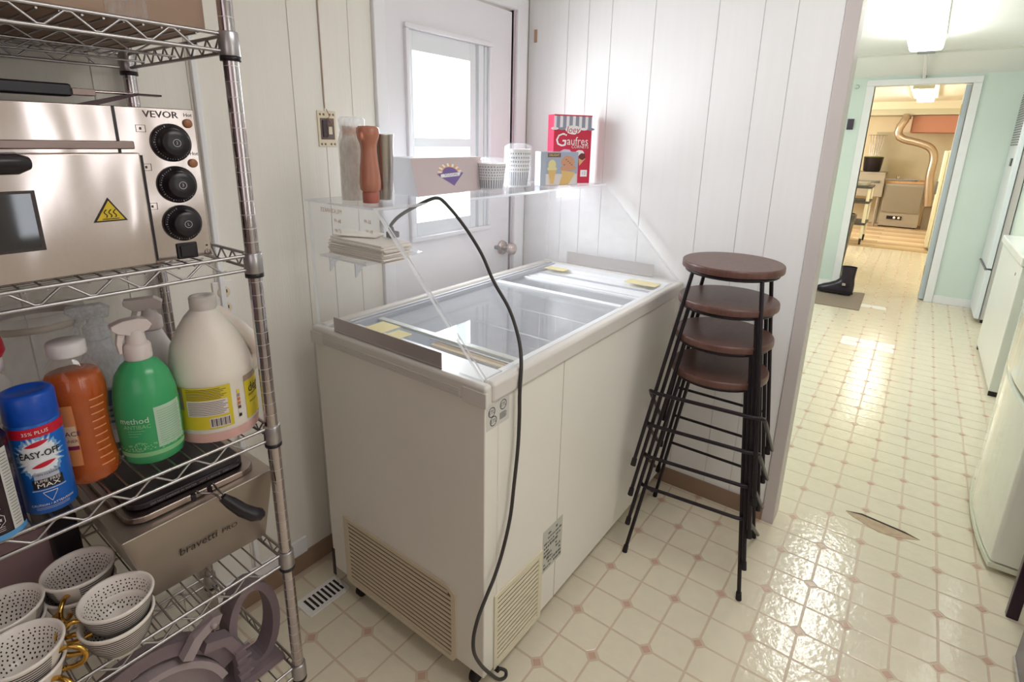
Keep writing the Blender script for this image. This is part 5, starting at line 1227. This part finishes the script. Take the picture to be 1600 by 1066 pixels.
for k in (5, 10, 15, 20, 26): 
    q = MB().tube([pth[k], pth[k]+(pth[k+1]-pth[k]).normalized()*.025], .067, 16); q.build('duct_seam', MATS['copper_duct'], pp)
MB().lathe([(.07, 0), (.07, .06)], (10.95, -.09, 1.93), 14).build('duct_collar', mat('grey_clip', (120, 115, 120), .4), pp)
wfz = empty('kitchen_refrigerator', (8.7, -.95, 0), 'cream white refrigerator partly hidden behind the far door edge', 'fridge')
MB().box(8.42, 9.02, -1.35, -.745, .03, 1.405).build('cabinet', mat('cream_enamel', (240, 234, 206), .35), wfz, bevel=.008)
MB().box(8.42, 9.02, -.742, -.700, .04, 1.40).build('fridge_door', MATS['cream_enamel'], wfz, bevel=.01)
MB().box(8.50, 8.54, -.700, -.675, .80, .98).build('door_handle', plasticg, wfz)
for x in (8.46, 8.98): MB().box(x-.02, x+.02, -1.3, -.76, 0, .03).build('foot', blackp, wfz)
bb = empty('dark_cooler_box', (8.7, -.9, 1.405), 'dark box with coloured packets stacked on the cream refrigerator', 'box')
MB().box(8.50, 8.85, -1.25, -.78, 1.406, 1.56).build('box_body', blackp, bb, bevel=.008)
for k in range(4): MB().box(8.46, 8.495, -.80-.09*k-.07, -.80-.09*k, 1.407, 1.50+.02*(k % 2)).build('packet', [mat('packet_yellow', (214, 180, 90), .5), mat('packet_white', (220, 216, 200), .5), mat('packet_green', (110, 140, 80), .5)][k % 3], bb)
# rolling cart left in kitchen
cr = empty('utility_cart', (8.5, .3, 0), 'two tier utility cart with pale posts on castors inside the kitchen', 'cart')
pale_ = mat('cart_post', (232, 226, 200), .4); dk = mat('cart_shelf', (78, 76, 70), .5)
for z in (.30, .62, .84): MB().box(8.25, 8.85, .06, .75, z, z+.035).build('cart_shelf', dk, cr, bevel=.006)
for x in (8.28, 8.82):
    for y in (.09, .72):
        MB().tube([(x, y, .10), (x, y, .86)], .022, 10).build('post', pale_, cr)
        MB().lathe([(0, -.012), (.04, -.012), (.045, 0), (.04, .012), (0, .012)], (x, y, .045), 14, axis='y').box(x-.012, x+.012, y-.016, y+.016, .06, .10).build('castor', rubber, cr)
o = MB().box(8.32, 8.75, .12, .60, .8765, .92).build('foil_tray', mat('foil', (196, 190, 176), .3, .9, bump=.4, bscale=30), bevel=.004); tag(o, 'shallow foil tray on top of the utility cart', 'tray')
tb = empty('waste_bin', (6.3, .22, 0), 'grey waste bin with a liner just inside the far doorway', 'bin')
MB().lathe([(0, 0), (.14, 0), (.15, .02), (.19, .60), (.195, .62), (.185, .62), (.14, .04), (0, .04)], (6.35, .245, 0), 24).build('bin_body', mat('bin_grey', (104, 98, 88), .5), tb)
MB().lathe([(.196, .56), (.200, .60), (.205, .64), (.185, .65)], (6.35, .245, 0), 17).build('bin_liner', mat('liner_black', (52, 50, 52), .3, bump=.4, bscale=30), tb)
